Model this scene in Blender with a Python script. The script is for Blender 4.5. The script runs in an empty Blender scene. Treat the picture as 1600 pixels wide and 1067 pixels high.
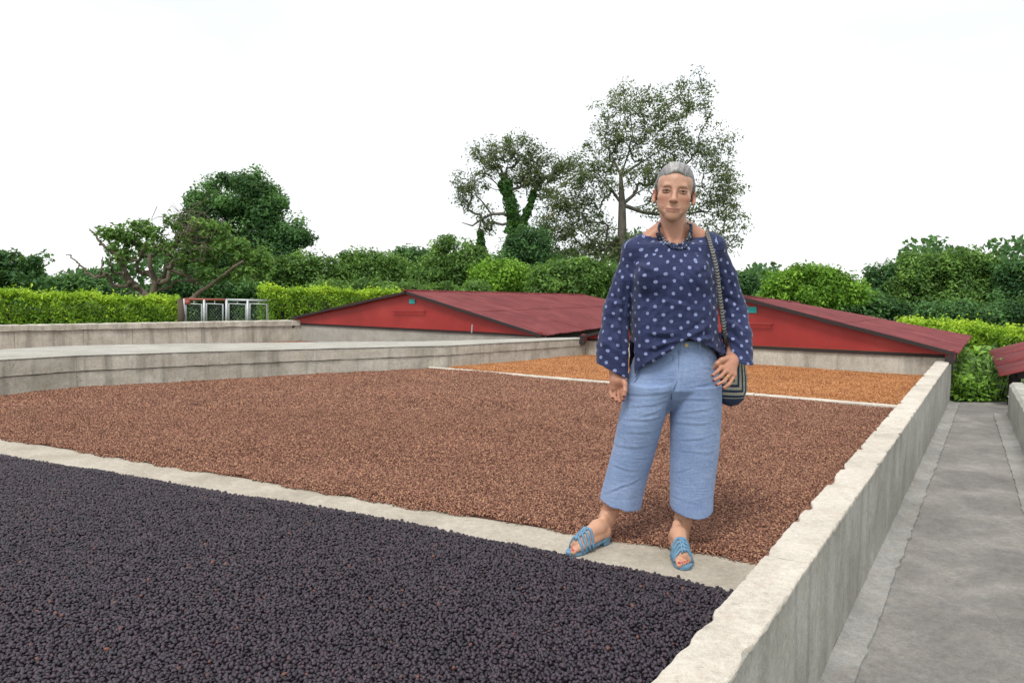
import bpy, math, random
import numpy as np
from mathutils import Vector, Matrix, noise

random.seed(7)
RNG = np.random.default_rng(7)
scene = bpy.context.scene
COL = scene.collection

# ------------------------------------------------------------------ camera
F = 1155.0                       # focal length in pixels of a 1600 px wide frame
CAM_H = 1.16
PITCH = math.atan((533.5 - 443.0) / F)
cam_data = bpy.data.cameras.new('camera')
cam_data.sensor_width = 36.0
cam_data.lens = 36.0 * F / 1600.0
cam_data.clip_start = 0.05
cam_data.clip_end = 3000.0
cam = bpy.data.objects.new('camera', cam_data)
cam.location = (0, 0, CAM_H)
cam.rotation_euler = (math.radians(90) - PITCH, 0, 0)
COL.objects.link(cam)
scene.camera = cam

# ------------------------------------------------------------------ sky and sun (bright overcast)
SUN_EL, SUN_AZ = math.radians(58), math.radians(205)     # high, behind the camera on its left
world = bpy.data.worlds.new('World')
scene.world = world
world.use_nodes = True
wn, wl = world.node_tree.nodes, world.node_tree.links
wn.clear()
w_out = wn.new('ShaderNodeOutputWorld')
w_bg = wn.new('ShaderNodeBackground')
w_sky = wn.new('ShaderNodeTexSky')
w_sky.sky_type = 'NISHITA'
w_sky.sun_disc = False
w_sky.sun_elevation = SUN_EL
w_sky.sun_rotation = SUN_AZ
w_tc = wn.new('ShaderNodeTexCoord')
w_map = wn.new('ShaderNodeMapping')
w_map.inputs['Scale'].default_value = (1.0, 1.0, 2.6)
w_noise = wn.new('ShaderNodeTexNoise')
w_noise.inputs['Scale'].default_value = 2.1
w_noise.inputs['Detail'].default_value = 7.0
w_noise.inputs['Roughness'].default_value = 0.55
w_ramp = wn.new('ShaderNodeValToRGB')
w_ramp.color_ramp.elements[0].position = 0.30
w_ramp.color_ramp.elements[0].color = (0.72, 0.72, 0.72, 1)
w_ramp.color_ramp.elements[1].position = 0.62
w_ramp.color_ramp.elements[1].color = (0.97, 0.97, 0.97, 1)
w_cloud = wn.new('ShaderNodeMix')
w_cloud.data_type = 'RGBA'
w_cloud.inputs['B'].default_value = (7.95, 8.05, 8.15, 1)
wl.new(w_tc.outputs['Generated'], w_map.inputs['Vector'])
wl.new(w_map.outputs['Vector'], w_noise.inputs['Vector'])
wl.new(w_noise.outputs['Fac'], w_ramp.inputs['Fac'])
wl.new(w_ramp.outputs['Color'], w_cloud.inputs['Factor'])
wl.new(w_sky.outputs['Color'], w_cloud.inputs['A'])
wl.new(w_cloud.outputs['Result'], w_bg.inputs['Color'])
w_bg.inputs['Strength'].default_value = 0.10
wl.new(w_bg.outputs['Background'], w_out.inputs['Surface'])

sun_data = bpy.data.lights.new('sun', 'SUN')
sun_data.energy = 1.5
sun_data.angle = math.radians(18)
sun_data.color = (1.0, 0.965, 0.91)
sun = bpy.data.objects.new('sun', sun_data)
sdir = Vector((math.cos(SUN_EL) * math.sin(SUN_AZ), math.cos(SUN_EL) * math.cos(SUN_AZ), math.sin(SUN_EL)))
sun.rotation_euler = sdir.to_track_quat('Z', 'Y').to_euler()
sun.location = sdir * 60
COL.objects.link(sun)

scene.view_settings.view_transform = 'Standard'
scene.view_settings.look = 'None'
scene.view_settings.exposure = 0.56
scene.view_settings.gamma = 1.0
scene.view_settings.use_curve_mapping = False
scene.cycles.use_denoising = True
scene.cycles.max_bounces = 6
scene.cycles.diffuse_bounces = 3
scene.cycles.glossy_bounces = 2
scene.cycles.transmission_bounces = 3
scene.cycles.transparent_max_bounces = 6

# ------------------------------------------------------------------ survey helpers
_ct, _st = math.cos(PITCH), math.sin(PITCH)

def ray(px, py):
    a, b = (px - 800.0) / F, -(py - 533.5) / F
    return np.array([a, _ct + b * _st, -_st + b * _ct])

def onz(px, py, z):                                  # point of a level surface
    r = ray(px, py)
    p = r * ((z - CAM_H) / r[2])
    p[2] = z
    return p

def ond(px, py, d):                                  # point at distance d in front
    r = ray(px, py)
    p = r * (d / r[1])
    p[2] += CAM_H
    return p

def onplane(px, py, A, B):                           # point of the upright plane through A and B
    n = np.array([-(B[1] - A[1]), B[0] - A[0], 0.0])
    r = ray(px, py)
    p = r * ((n[0] * A[0] + n[1] * A[1]) / (r @ n))
    p[2] += CAM_H
    return p

# ------------------------------------------------------------------ object helpers
def mesh_np(name, V, Fc, mat=None, parent=None, smooth=False, attrs=None, loose=None):
    """one mesh object from numpy vertices and a face array (or a list of face arrays)"""
    V = np.asarray(V, dtype=np.float32)
    if not isinstance(Fc, (list, tuple)):
        Fc = [Fc]
    Fc = [np.asarray(f, dtype=np.int32) for f in Fc if len(f)]
    me = bpy.data.meshes.new(name)
    me.vertices.add(len(V))
    me.vertices.foreach_set('co', V.ravel())
    if Fc:
        loops = np.concatenate([f.ravel() for f in Fc])
        sizes = np.concatenate([np.full(len(f), f.shape[1], dtype=np.int32) for f in Fc])
        starts = np.concatenate([[0], np.cumsum(sizes)[:-1]]).astype(np.int32)
        me.loops.add(len(loops))
        me.loops.foreach_set('vertex_index', loops)
        me.polygons.add(len(sizes))
        me.polygons.foreach_set('loop_start', starts)
        me.polygons.foreach_set('loop_total', sizes)
    me.update(calc_edges=True)
    if smooth and Fc:
        me.polygons.foreach_set('use_smooth', np.ones(len(me.polygons), dtype=bool))
    elif Fc and len(me.polygons) > 6000:
        me.polygons.foreach_set('use_smooth', np.zeros(len(me.polygons), dtype=bool))
    elif Fc:                                             # crisp arrises, soft faces
        me.polygons.foreach_set('use_smooth', np.ones(len(me.polygons), dtype=bool))
        me.set_sharp_from_angle(angle=math.radians(33))
    for k, a in (attrs or {}).items():
        a = np.asarray(a, dtype=np.float32)
        if a.ndim == 1:
            at = me.attributes.new(k, 'FLOAT', 'POINT')
            at.data.foreach_set('value', a)
        else:
            at = me.attributes.new(k, 'FLOAT_COLOR', 'POINT')
            at.data.foreach_set('color', np.concatenate([a, np.ones((len(a), 1), np.float32)], 1).ravel())
    if mat:
        me.materials.append(mat)
    o = bpy.data.objects.new(name, me)
    COL.objects.link(o)
    if parent:
        o.parent = parent
    return o

def tag(o, label=None, cat=None, group=None, kind=None):
    if label: o['label'] = label
    if cat: o['category'] = cat
    if group: o['group'] = group
    if kind: o['kind'] = kind
    return o

def thing(name, label, cat, group=None, loc=(0, 0, 0)):
    o = bpy.data.objects.new(name, None)
    o.empty_display_size = 0.1
    o.location = loc
    COL.objects.link(o)
    return tag(o, label, cat, group, 'thing')

class MB:
    """collects shapes for ONE mesh"""
    def __init__(s):
        s.v, s.q, s.t, s.n = [], [], [], 0
    def add(s, V, Q=None, T=None):
        V = np.asarray(V, float)
        if Q is not None and len(Q): s.q.append(np.asarray(Q, int) + s.n)
        if T is not None and len(T): s.t.append(np.asarray(T, int) + s.n)
        s.v.append(V); s.n += len(V)
    def box(s, c, size, rot=None):
        c = np.asarray(c, float)
        sx, sy, sz = [x / 2 for x in size]
        V = np.array([[x, y, z] for x in (-sx, sx) for y in (-sy, sy) for z in (-sz, sz)])
        if rot is not None: V = V @ np.asarray(rot).T
        s.add(V + c, [[0, 1, 3, 2], [4, 6, 7, 5], [0, 4, 5, 1], [2, 3, 7, 6], [0, 2, 6, 4], [1, 5, 7, 3]])
    def bar(s, a, b, w, h=None):
        """square bar between two points"""
        a, b = np.asarray(a, float), np.asarray(b, float)
        h = h or w
        d = b - a; L = np.linalg.norm(d); d = d / L
        up = np.array([0, 0, 1.0]) if abs(d[2]) < 0.95 else np.array([0, 1.0, 0])
        x = np.cross(d, up); x /= np.linalg.norm(x); y = np.cross(x, d)
        s.box((a + b) / 2, (w, L, h), np.array([x, d, y]).T)
    def tube(s, P, R, n=8, cap=True):
        P = np.asarray(P, float); m = len(P)
        R = np.full(m, R) if np.isscalar(R) else np.asarray(R, float)
        T = np.gradient(P, axis=0); T /= np.linalg.norm(T, axis=1)[:, None] + 1e-12
        ref = np.array([0.31, 0.2, 0.93])
        if abs(T[0] @ ref) > 0.9: ref = np.array([0.9, 0.1, 0.2])
        x = np.cross(T[0], ref); x /= np.linalg.norm(x)
        rings = []
        for i in range(m):
            x = x - T[i] * (x @ T[i]); x /= np.linalg.norm(x) + 1e-12
            y = np.cross(T[i], x)
            a = np.arange(n) * 2 * math.pi / n
            rings.append(P[i] + R[i] * (np.cos(a)[:, None] * x + np.sin(a)[:, None] * y))
        V = np.concatenate(rings)
        i0 = np.arange(m - 1)[:, None] * n; j = np.arange(n)[None, :]; j1 = (j + 1) % n
        Q = np.stack([i0 + j, i0 + j1, i0 + n + j1, i0 + n + j], -1).reshape(-1, 4)
        Tr = []
        if cap:
            V = np.concatenate([V, P[:1], P[-1:]])
            a, b = m * n, m * n + 1
            Tr = [[a, (k + 1) % n, k] for k in range(n)] + [[b, (m - 1) * n + k, (m - 1) * n + (k + 1) % n] for k in range(n)]
        s.add(V, Q, Tr)
    def ball(s, c, r, nu=8, nv=6, rot=None):
        r = np.array([r, r, r]) if np.isscalar(r) else np.asarray(r, float)
        V = [[0, 0, 1.0]]
        for i in range(1, nv):
            t = math.pi * i / nv
            for j in range(nu):
                p = 2 * math.pi * j / nu
                V.append([math.sin(t) * math.cos(p), math.sin(t) * math.sin(p), math.cos(t)])
        V.append([0, 0, -1.0]); V = np.array(V) * r
        if rot is not None: V = V @ np.asarray(rot).T
        Q = [[1 + i * nu + j, 1 + (i + 1) * nu + j, 1 + (i + 1) * nu + (j + 1) % nu, 1 + i * nu + (j + 1) % nu] for i in range(nv - 2) for j in range(nu)]
        e = len(V) - 1
        T = [[0, 1 + j, 1 + (j + 1) % nu] for j in range(nu)] + [[e, 1 + (nv - 2) * nu + (j + 1) % nu, 1 + (nv - 2) * nu + j] for j in range(nu)]
        s.add(V + np.asarray(c, float), Q, T)
    def build(s, name, mat=None, parent=None, smooth=False):
        V = np.concatenate(s.v)
        fs = []
        if s.q: fs.append(np.concatenate(s.q))
        if s.t: fs.append(np.concatenate(s.t))
        return mesh_np(name, V, fs, mat, parent, smooth)

def jit(V, amp, scale, seed=0.0):
    """rough the vertices up with smooth noise"""
    out = np.array(V, float)
    for i, p in enumerate(out):
        n = noise.noise_vector(Vector(p * scale + seed))
        out[i] += np.array(n) * amp
    return out

def strip_block(A, B, o0, o1, z0, z1, step=0.08, bev=0.008, amp=0.004, scale=7.0, seed=0.0, ntop=3, nside=3, A2=None, B2=None):
    """long block from plan point A to B; o0..o1 is its sideways extent (left normal), ends capped.
    A2/B2 give another far side line, for blocks that are not of even width"""
    A, B = np.asarray(A, float)[:2], np.asarray(B, float)[:2]
    d = B - A; L = np.linalg.norm(d); d = d / L
    nrm = np.array([-d[1], d[0]])
    prof = []
    for k in range(ntop + 1):
        u = k / ntop
        prof.append((u, 1.0))
    P = [(bev, z1), ] 
    # profile in (u in 0..1 across, z): bottom-left up, over the top, down the right
    zs = np.linspace(z0, z1 - bev, nside + 1)
    pts = [(0.0, z) for z in zs]
    us = np.linspace(0, 1, ntop + 1)
    W = abs(o1 - o0)
    b = min(bev / max(W, 1e-3), 0.3)
    pts += [(b + (1 - 2 * b) * u, z1) for u in us]
    pts += [(1.0, z) for z in zs[::-1]]
    n = len(pts)
    m = max(2, int(L / step) + 1)
    rows = []
    for i in range(m):
        t = i / (m - 1)
        p0 = A + d * L * t + nrm * o0
        if A2 is not None:
            q0 = np.asarray(A2)[:2] * (1 - t) + np.asarray(B2)[:2] * t
        else:
            q0 = A + d * L * t + nrm * o1
        for u, z in pts:
            xy = p0 * (1 - u) + q0 * u
            rows.append((xy[0], xy[1], z))
    V = jit(rows, amp, scale, seed)
    Q = []
    for i in range(m - 1):
        for k in range(n):
            k1 = (k + 1) % n
            Q.append([i * n + k, (i + 1) * n + k, (i + 1) * n + k1, i * n + k1])
    # end caps as fans
    c0 = V[:n].mean(0); c1 = V[(m - 1) * n:].mean(0)
    V = np.concatenate([V, [c0, c1]])
    a, bb = m * n, m * n + 1
    T = [[a, k, (k + 1) % n] for k in range(n)] + [[bb, (m - 1) * n + (k + 1) % n, (m - 1) * n + k] for k in range(n)]
    if o1 < o0 and A2 is None:
        Q = [q[::-1] for q in Q]; T = [t[::-1] for t in T]
    return V, np.array(Q), np.array(T)

def block(name, mat, parent, *a, **k):
    V, Q, T = strip_block(*a, **k)
    return mesh_np(name, V, [Q, T], mat, parent, False)

# ------------------------------------------------------------------ materials
class NT:
    def __init__(s, name):
        s.m = bpy.data.materials.new(name)
        s.m.use_nodes = True
        s.t = s.m.node_tree
        s.t.nodes.clear()
        s.out = s.t.nodes.new('ShaderNodeOutputMaterial')
        s.b = s.t.nodes.new('ShaderNodeBsdfPrincipled')
        s.t.links.new(s.b.outputs[0], s.out.inputs['Surface'])
    def n(s, typ, **kw):
        nd = s.t.nodes.new(typ)
        for k, v in kw.items():
            if k in nd.inputs: nd.inputs[k].default_value = v
            else: setattr(nd, k, v)
        return nd
    def l(s, a, b): s.t.links.new(a, b)
    def coord(s, scale=(1, 1, 1), kind='Object'):
        if kind == 'Position':
            g = s.n('ShaderNodeNewGeometry').outputs['Position']
        else:
            g = s.n('ShaderNodeTexCoord').outputs[kind]
        mp = s.n('ShaderNodeMapping')
        mp.inputs['Scale'].default_value = scale
        s.l(g, mp.inputs['Vector'])
        return mp.outputs['Vector']
    def noise(s, vec, scale, detail=5.0, rough=0.55, dist=0.0):
        nd = s.n('ShaderNodeTexNoise')
        nd.inputs['Scale'].default_value = scale
        nd.inputs['Detail'].default_value = detail
        nd.inputs['Roughness'].default_value = rough
        nd.inputs['Distortion'].default_value = dist
        s.l(vec, nd.inputs['Vector'])
        return nd.outputs['Fac']
    def ramp(s, fac, stops):
        r = s.n('ShaderNodeValToRGB')
        e = r.color_ramp.elements
        while len(e) < len(stops): e.new(0.5)
        for i, (p, c) in enumerate(stops):
            e[i].position = p
            e[i].color = (*c, 1) if len(c) == 3 else c
        s.l(fac, r.inputs['Fac'])
        return r.outputs['Color']
    def mix(s, fac, a, b, blend='MIX'):
        m = s.n('ShaderNodeMix', data_type='RGBA', blend_type=blend)
        for nm, v in (('Factor', fac), ('A', a), ('B', b)):
            if isinstance(v, (int, float)): m.inputs[nm].default_value = v
            elif isinstance(v, tuple): m.inputs[nm].default_value = (*v, 1) if len(v) == 3 else v
            else: s.l(v, m.inputs[nm])
        return m.outputs['Result']
    def math(s, op, a, b=None, clamp=False):
        m = s.n('ShaderNodeMath', operation=op, use_clamp=clamp)
        for i, v in enumerate((a, b)):
            if v is None: continue
            if isinstance(v, (int, float)): m.inputs[i].default_value = v
            else: s.l(v, m.inputs[i])
        return m.outputs[0]
    def bump(s, h, strength=0.3, dist=0.01):
        b = s.n('ShaderNodeBump')
        b.inputs['Strength'].default_value = strength
        b.inputs['Distance'].default_value = dist
        s.l(h, b.inputs['Height'])
        s.l(b.outputs['Normal'], s.b.inputs['Normal'])
    def col(s, c):
        if isinstance(c, tuple): s.b.inputs['Base Color'].default_value = (*c, 1)
        else: s.l(c, s.b.inputs['Base Color'])
    def set(s, **kw):
        for k, v in kw.items():
            s.b.inputs[k.replace('_', ' ')].default_value = v
        return s.m

def plain(name, c, rough=0.6, metallic=0.0, var=0.12, scale=30.0):
    t = NT(name)
    v = t.coord()
    f = t.noise(v, scale)
    t.col(t.ramp(f, [(0.3, tuple(x * (1 - var) for x in c)), (0.7, tuple(min(1, x * (1 + var)) for x in c))]))
    t.bump(f, 0.15, 0.003)
    return t.set(Roughness=rough, Metallic=metallic)

def concrete(name, lo, mid, hi, streak=0.5, dark=(0.10, 0.095, 0.075), spots=0.4, bump=0.5, warm=(0.36, 0.30, 0.20)):
    t = NT(name)
    v = t.coord(kind='Position')
    big = t.noise(v, 2.1, 11, 0.72, 0.3)
    fine = t.noise(v, 42.0, 6, 0.7)
    midn = t.noise(v, 9.0, 9, 0.7)
    c = t.ramp(big, [(0.28, lo), (0.5, mid), (0.72, hi)])
    c = t.mix(t.math('MULTIPLY', t.ramp(midn, [(0.45, (0, 0, 0)), (0.75, (1, 1, 1))]), 0.35), c, warm)
    # rain streaks run down the faces
    sv = t.coord((5.5, 5.5, 0.55), 'Position')
    st = t.noise(sv, 1.0, 7, 0.62, 0.6)
    stf = t.math('MULTIPLY', t.ramp(st, [(0.50, (0, 0, 0)), (0.78, (1, 1, 1))]), streak)
    c = t.mix(stf, c, dark)
    s2 = t.noise(t.coord((24.0, 24.0, 1.6), 'Position'), 1.0, 4, 0.6, 0.3)
    c = t.mix(t.math('MULTIPLY', t.ramp(s2, [(0.55, (0, 0, 0)), (0.80, (1, 1, 1))]), streak * 0.35), c, dark)
    sp = t.noise(v, 22.0, 4, 0.75)
    spf = t.math('MULTIPLY', t.ramp(sp, [(0.60, (0, 0, 0)), (0.74, (1, 1, 1))]), spots)
    c = t.mix(spf, c, dark)
    c = t.mix(0.5, c, t.ramp(fine, [(0.3, (0.32, 0.32, 0.32)), (0.7, (0.66, 0.66, 0.66))]), 'OVERLAY')
    grit = t.noise(v, 230.0, 3, 0.7)
    c = t.mix(0.55, c, t.ramp(grit, [(0.3, (0.30, 0.30, 0.30)), (0.7, (0.70, 0.70, 0.70))]), 'OVERLAY')
    t.col(c)
    h = t.math('ADD', t.math('MULTIPLY', fine, 0.6), midn)
    t.bump(h, bump, 0.012)
    return t.set(Roughness=0.92)

M = {}
M['wall_side'] = concrete('weathered_plaster', (0.250, 0.250, 0.219), (0.388, 0.381, 0.338), (0.537, 0.531, 0.481), streak=0.5)
M['wall_top'] = concrete('pale_coping_mortar', (0.403, 0.364, 0.302), (0.560, 0.515, 0.437), (0.694, 0.650, 0.571), streak=0.06, spots=0.5, dark=(0.26, 0.24, 0.20), warm=(0.58, 0.47, 0.38))
M['left_wall'] = concrete('stained_concrete', (0.335, 0.310, 0.248), (0.507, 0.477, 0.402), (0.657, 0.632, 0.551), streak=0.75, spots=0.7)
M['left_top'] = concrete('grey_concrete_ledge', (0.297, 0.286, 0.253), (0.396, 0.385, 0.341), (0.495, 0.484, 0.440), streak=0.15, spots=0.3)
M['strip'] = concrete('pale_strip_concrete', (0.297, 0.259, 0.204), (0.429, 0.385, 0.314), (0.539, 0.495, 0.424), streak=0.04, spots=0.3, dark=(0.17, 0.15, 0.12))
M['path'] = concrete('grey_path_concrete', (0.144, 0.136, 0.130), (0.239, 0.230, 0.215), (0.394, 0.375, 0.340), streak=0.05, spots=0.4, dark=(0.07, 0.068, 0.065), bump=1.0, warm=(0.30, 0.26, 0.21))
M['gutter'] = concrete('plaster_fillet', (0.179, 0.174, 0.164), (0.295, 0.290, 0.274), (0.453, 0.442, 0.421), streak=0.08, spots=0.5, dark=(0.15, 0.145, 0.14), bump=0.8)
M['floor'] = concrete('floor_concrete', (0.30, 0.28, 0.24), (0.38, 0.36, 0.31), (0.46, 0.44, 0.38), streak=0.05)

def ground_mat():
    t = NT('grassy_earth')
    v = t.coord(kind='Position')
    a = t.noise(v, 0.6, 8, 0.7)
    b = t.noise(v, 14.0, 6, 0.7)
    c = t.ramp(a, [(0.35, (0.045, 0.075, 0.018)), (0.55, (0.075, 0.12, 0.03)), (0.75, (0.13, 0.11, 0.06))])
    c = t.mix(0.4, c, t.ramp(b, [(0.3, (0.3, 0.3, 0.3)), (0.7, (0.7, 0.7, 0.7))]), 'OVERLAY')
    t.col(c); t.bump(b, 0.8, 0.05)
    return t.set(Roughness=0.95)
M['ground'] = ground_mat()

def bean_mat(name, stops, rough, spec=0.5, patch=0.35):
    """colour differs from cherry to cherry, and a little over the bed"""
    t = NT(name)
    oi = t.n('ShaderNodeObjectInfo')
    c = t.ramp(oi.outputs['Random'], stops)
    v = t.coord(kind='Position')
    f = t.noise(v, 1.3, 4, 0.6)
    c = t.mix(patch, c, t.ramp(f, [(0.3, (0.36, 0.36, 0.36)), (0.7, (0.62, 0.62, 0.62))]), 'OVERLAY')
    t.col(c)
    fine = t.noise(v, 420.0, 2, 0.6)
    t.bump(fine, 0.25, 0.002)
    return t.set(Roughness=rough, Specular_IOR_Level=spec)
M['black_bean'] = bean_mat('dried_black_cherry', [(0.0, (0.010, 0.007, 0.011)), (0.35, (0.024, 0.017, 0.026)), (0.75, (0.047, 0.034, 0.048)), (0.985, (0.064, 0.042, 0.052)), (0.995, (0.090, 0.035, 0.038)), (1.0, (0.17, 0.065, 0.035))], 0.40, 0.38)
M['brown_bean'] = bean_mat('dried_brown_cherry', [(0.0, (0.075, 0.032, 0.021)), (0.3, (0.170, 0.076, 0.049)), (0.65, (0.285, 0.135, 0.086)), (0.9, (0.40, 0.207, 0.132)), (1.0, (0.50, 0.30, 0.16))], 0.72, 0.3)
M['orange_bean'] = bean_mat('orange_parchment', [(0.0, (0.25, 0.095, 0.034)), (0.4, (0.385, 0.163, 0.058)), (0.8, (0.48, 0.22, 0.085)), (1.0, (0.56, 0.29, 0.13))], 0.75, 0.3)

def roof_mat():
    t = NT('red_painted_sheet')
    v = t.coord(kind='Position')
    a = t.noise(v, 1.6, 7, 0.65, 0.5)
    b = t.noise(v, 16.0, 5, 0.7)
    c = t.ramp(a, [(0.3, (0.125, 0.019, 0.021)), (0.5, (0.180, 0.030, 0.032)), (0.72, (0.24, 0.055, 0.052))])
    c = t.mix(t.math('MULTIPLY', t.ramp(b, [(0.54, (0, 0, 0)), (0.72, (1, 1, 1))]), 0.6), c, (0.075, 0.024, 0.022))
    c = t.mix(t.math('MULTIPLY', t.ramp(t.noise(v, 5.0, 9, 0.7), [(0.55, (0, 0, 0)), (0.7, (1, 1, 1))]), 0.45), c, (0.27, 0.10, 0.09))
    t.col(c); t.bump(b, 0.15, 0.006)
    return t.set(Roughness=0.72, Specular_IOR_Level=0.2)
M['roof'] = roof_mat()

def gable_mat():
    t = NT('red_painted_gable')
    v = t.coord(kind='Position')
    a = t.noise(v, 1.2, 6, 0.6)
    sv = t.coord((3.0, 3.0, 0.6), 'Position')
    s_ = t.noise(sv, 3.0, 5, 0.65)
    c = t.ramp(a, [(0.3, (0.28, 0.022, 0.018)), (0.55, (0.36, 0.030, 0.026)), (0.75, (0.41, 0.050, 0.040))])
    c = t.mix(t.math('MULTIPLY', t.ramp(s_, [(0.55, (0, 0, 0)), (0.8, (1, 1, 1))]), 0.3), c, (0.12, 0.03, 0.026))
    t.col(c)
    return t.set(Roughness=0.5)
M['gable'] = gable_mat()
M['dark_wood'] = plain('dark_weathered_beam', (0.028, 0.020, 0.019), 0.8)
M['red_paint'] = plain('red_oxide_paint', (0.27, 0.032, 0.030), 0.55)
M['teal'] = plain('teal_tag_paint', (0.01, 0.38, 0.36), 0.5)
M['galv'] = plain('galvanised_pipe', (0.50, 0.52, 0.53), 0.45, 0.35)
M['rust_red'] = plain('red_primer_pipe', (0.33, 0.09, 0.06), 0.6)
M['wood_post'] = plain('old_wood_post', (0.10, 0.075, 0.05), 0.9, var=0.3)
# ------------------------------------------------------------------ ground, path, floors
ZT = 0.22                    # top of the near wall above the drying floor
ZP = -0.345                  # path level
RW_A, RW_B = onz(1130, 1067, ZT), onz(1487, 560, ZT)           # outer line of the near wall
rw_d = (RW_B - RW_A)[:2]; rw_d /= np.linalg.norm(rw_d)
rw_n = np.array([-rw_d[1], rw_d[0]])                           # towards the beds
RW_W = 0.135
RW0 = RW_A[:2] - rw_d * 4.2                                    # runs on behind the camera
RW1 = RW_B[:2]

gs = 900.0
gx = np.concatenate([np.linspace(-gs, -40, 8), np.linspace(-30, 30, 40), np.linspace(40, gs, 8)])
gy = np.concatenate([np.linspace(-60, -8, 6), np.linspace(-6, 40, 40), np.linspace(50, 1600, 10)])
GV = np.array([[x, y, ZP - 0.03 + 0.012 * noise.noise(Vector((x * 0.7, y * 0.7, 0)))] for y in gy for x in gx])
nx = len(gx)
GQ = np.array([[j * nx + i, j * nx + i + 1, (j + 1) * nx + i + 1, (j + 1) * nx + i] for j in range(len(gy) - 1) for i in range(nx - 1)])
tag(mesh_np('ground', GV, GQ, M['ground'], smooth=True), kind='structure')

FW_A, FW_B = onz(915, 557, 0), onz(1450, 590, 0)               # far end wall of the main bed
fw_d = (FW_B - FW_A)[:2]; fw_d /= np.linalg.norm(fw_d)
E_A, E_B = onz(470, 507, 0.27), onz(845, 526, 0.27)            # end wall of the left bed
LW = [onz(px, py, 0.0) for px, py in ((-420, 668), (-150, 637), (121, 610), (327, 597), (560, 584), (700, 576.5), (915, 557))]
ZL = -0.115                  # floor of the left bed
FL_A, FL_B = onz(-330, 546, 0), E_A * np.array([1, 1, 0])      # far left wall

# concrete slab under both beds
ri = RW0 + rw_n * 0.02; rf = RW1 + rw_n * 0.02
def floor_slab(name, P, z):
    n = len(P)
    SV = np.concatenate([np.c_[P, np.full(n, z)], np.c_[P, np.full(n, ZP - 0.05)]])
    me = bpy.data.meshes.new(name)
    me.from_pydata([tuple(v) for v in SV], [], [list(range(n))] + [[i, i + n, (i + 1) % n + n, (i + 1) % n] for i in range(n)])
    me.materials.append(M['floor'])
    o = bpy.data.objects.new(name, me); COL.objects.link(o)
    return tag(o, kind='structure')
lwn = [np.array([p[0] - 0.05, p[1] + 0.18]) for p in LW[::-1]]
floor_slab('drying_floor', np.array([ri, rf, FW_B[:2] + fw_d * 0.1 + rw_d * 0.3, FW_A[:2] + rw_d * 0.3, *lwn[1:], [-9.6, 4.2], [-8.0, -2.0]]), 0.0)
floor_slab('left_bed_floor', np.array([*[q + [-0.02, 0.05] for q in lwn[1:][::-1]], FW_A[:2] + rw_d * 0.5 + [-0.2, 0], E_B[:2] + rw_d * 0.4, E_A[:2] + rw_d * 0.4, FL_A[:2] + np.array([-1, 1.0])]), ZL)

# path beside the wall, rough cast concrete
pl = [RW0 - rw_n * 0.0, RW1 + rw_d * 0.02]
pr0, pr1 = onz(1640, 760, ZP)[:2], onz(1575, 628, ZP)[:2]
pd = (pr1 - pr0) / np.linalg.norm(pr1 - pr0)
pr0 = pr0 - pd * 9.5
m_, k_ = 130, 36
PV = []
for i in range(m_):
    t = i / (m_ - 1)
    a = pl[0] * (1 - t) + pl[1] * t
    b = (pr0 * (1 - t) + pr1 * t) + np.array([0.35, 0])
    for k in range(k_):
        u = k / (k_ - 1)
        p = a * (1 - u) + b * u
        z = ZP + 0.006 * noise.noise(Vector((p[0] * 2.2, p[1] * 2.2, 3))) + 0.003 * noise.noise(Vector((p[0] * 9, p[1] * 9, 1)))
        if i == m_ - 1: p = p + rw_d * (0.10 * noise.noise(Vector((u * 9, 1, 5))))
        PV.append((p[0], p[1], z))
PQ = np.array([[i * k_ + k, i * k_ + k + 1, (i + 1) * k_ + k + 1, (i + 1) * k_ + k] for i in range(m_ - 1) for k in range(k_ - 1)])
tag(mesh_np('path', np.array(PV), PQ, M['path'], smooth=True), kind='structure')

def fillet(name, A, B, w0, h, seed, side=-1):
    """ragged band of plaster along the foot of a wall"""
    A, B = np.asarray(A), np.asarray(B)
    d = B - A; L = np.linalg.norm(d); d /= L
    nn = np.array([-d[1], d[0]]) * side
    m = int(L / 0.035); V = []
    for i in range(m + 1):
        s = L * i / m
        w = w0 * (1 + 0.08 * noise.noise(Vector((s * 1.1, seed, 0)))) + 0.010 * noise.noise(Vector((s * 6, seed, 4))) + 0.014 * noise.noise(Vector((s * 17, seed, 9)))
        for u, z in ((-0.01, ZP + h + 0.012), (0.3, ZP + h * 0.85), (0.62, ZP + h * 0.75), (0.95, ZP + h * 0.72), (1.0, ZP - 0.02)):
            p = A + d * s + nn * (w * u)
            V.append((p[0], p[1], z + 0.004 * noise.noise(Vector((p[0] * 14, p[1] * 14, 2)))))
    Q = [[i * 5 + k, i * 5 + k + 1, (i + 1) * 5 + k + 1, (i + 1) * 5 + k][::(1 if side < 0 else -1)] for i in range(m) for k in range(4)]
    return tag(mesh_np(name, np.array(V), np.array(Q), M['gutter'], smooth=False), kind='structure')
fillet('kerb_strip', RW0, RW1, 0.115, 0.022, 1.0, -1)

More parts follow.
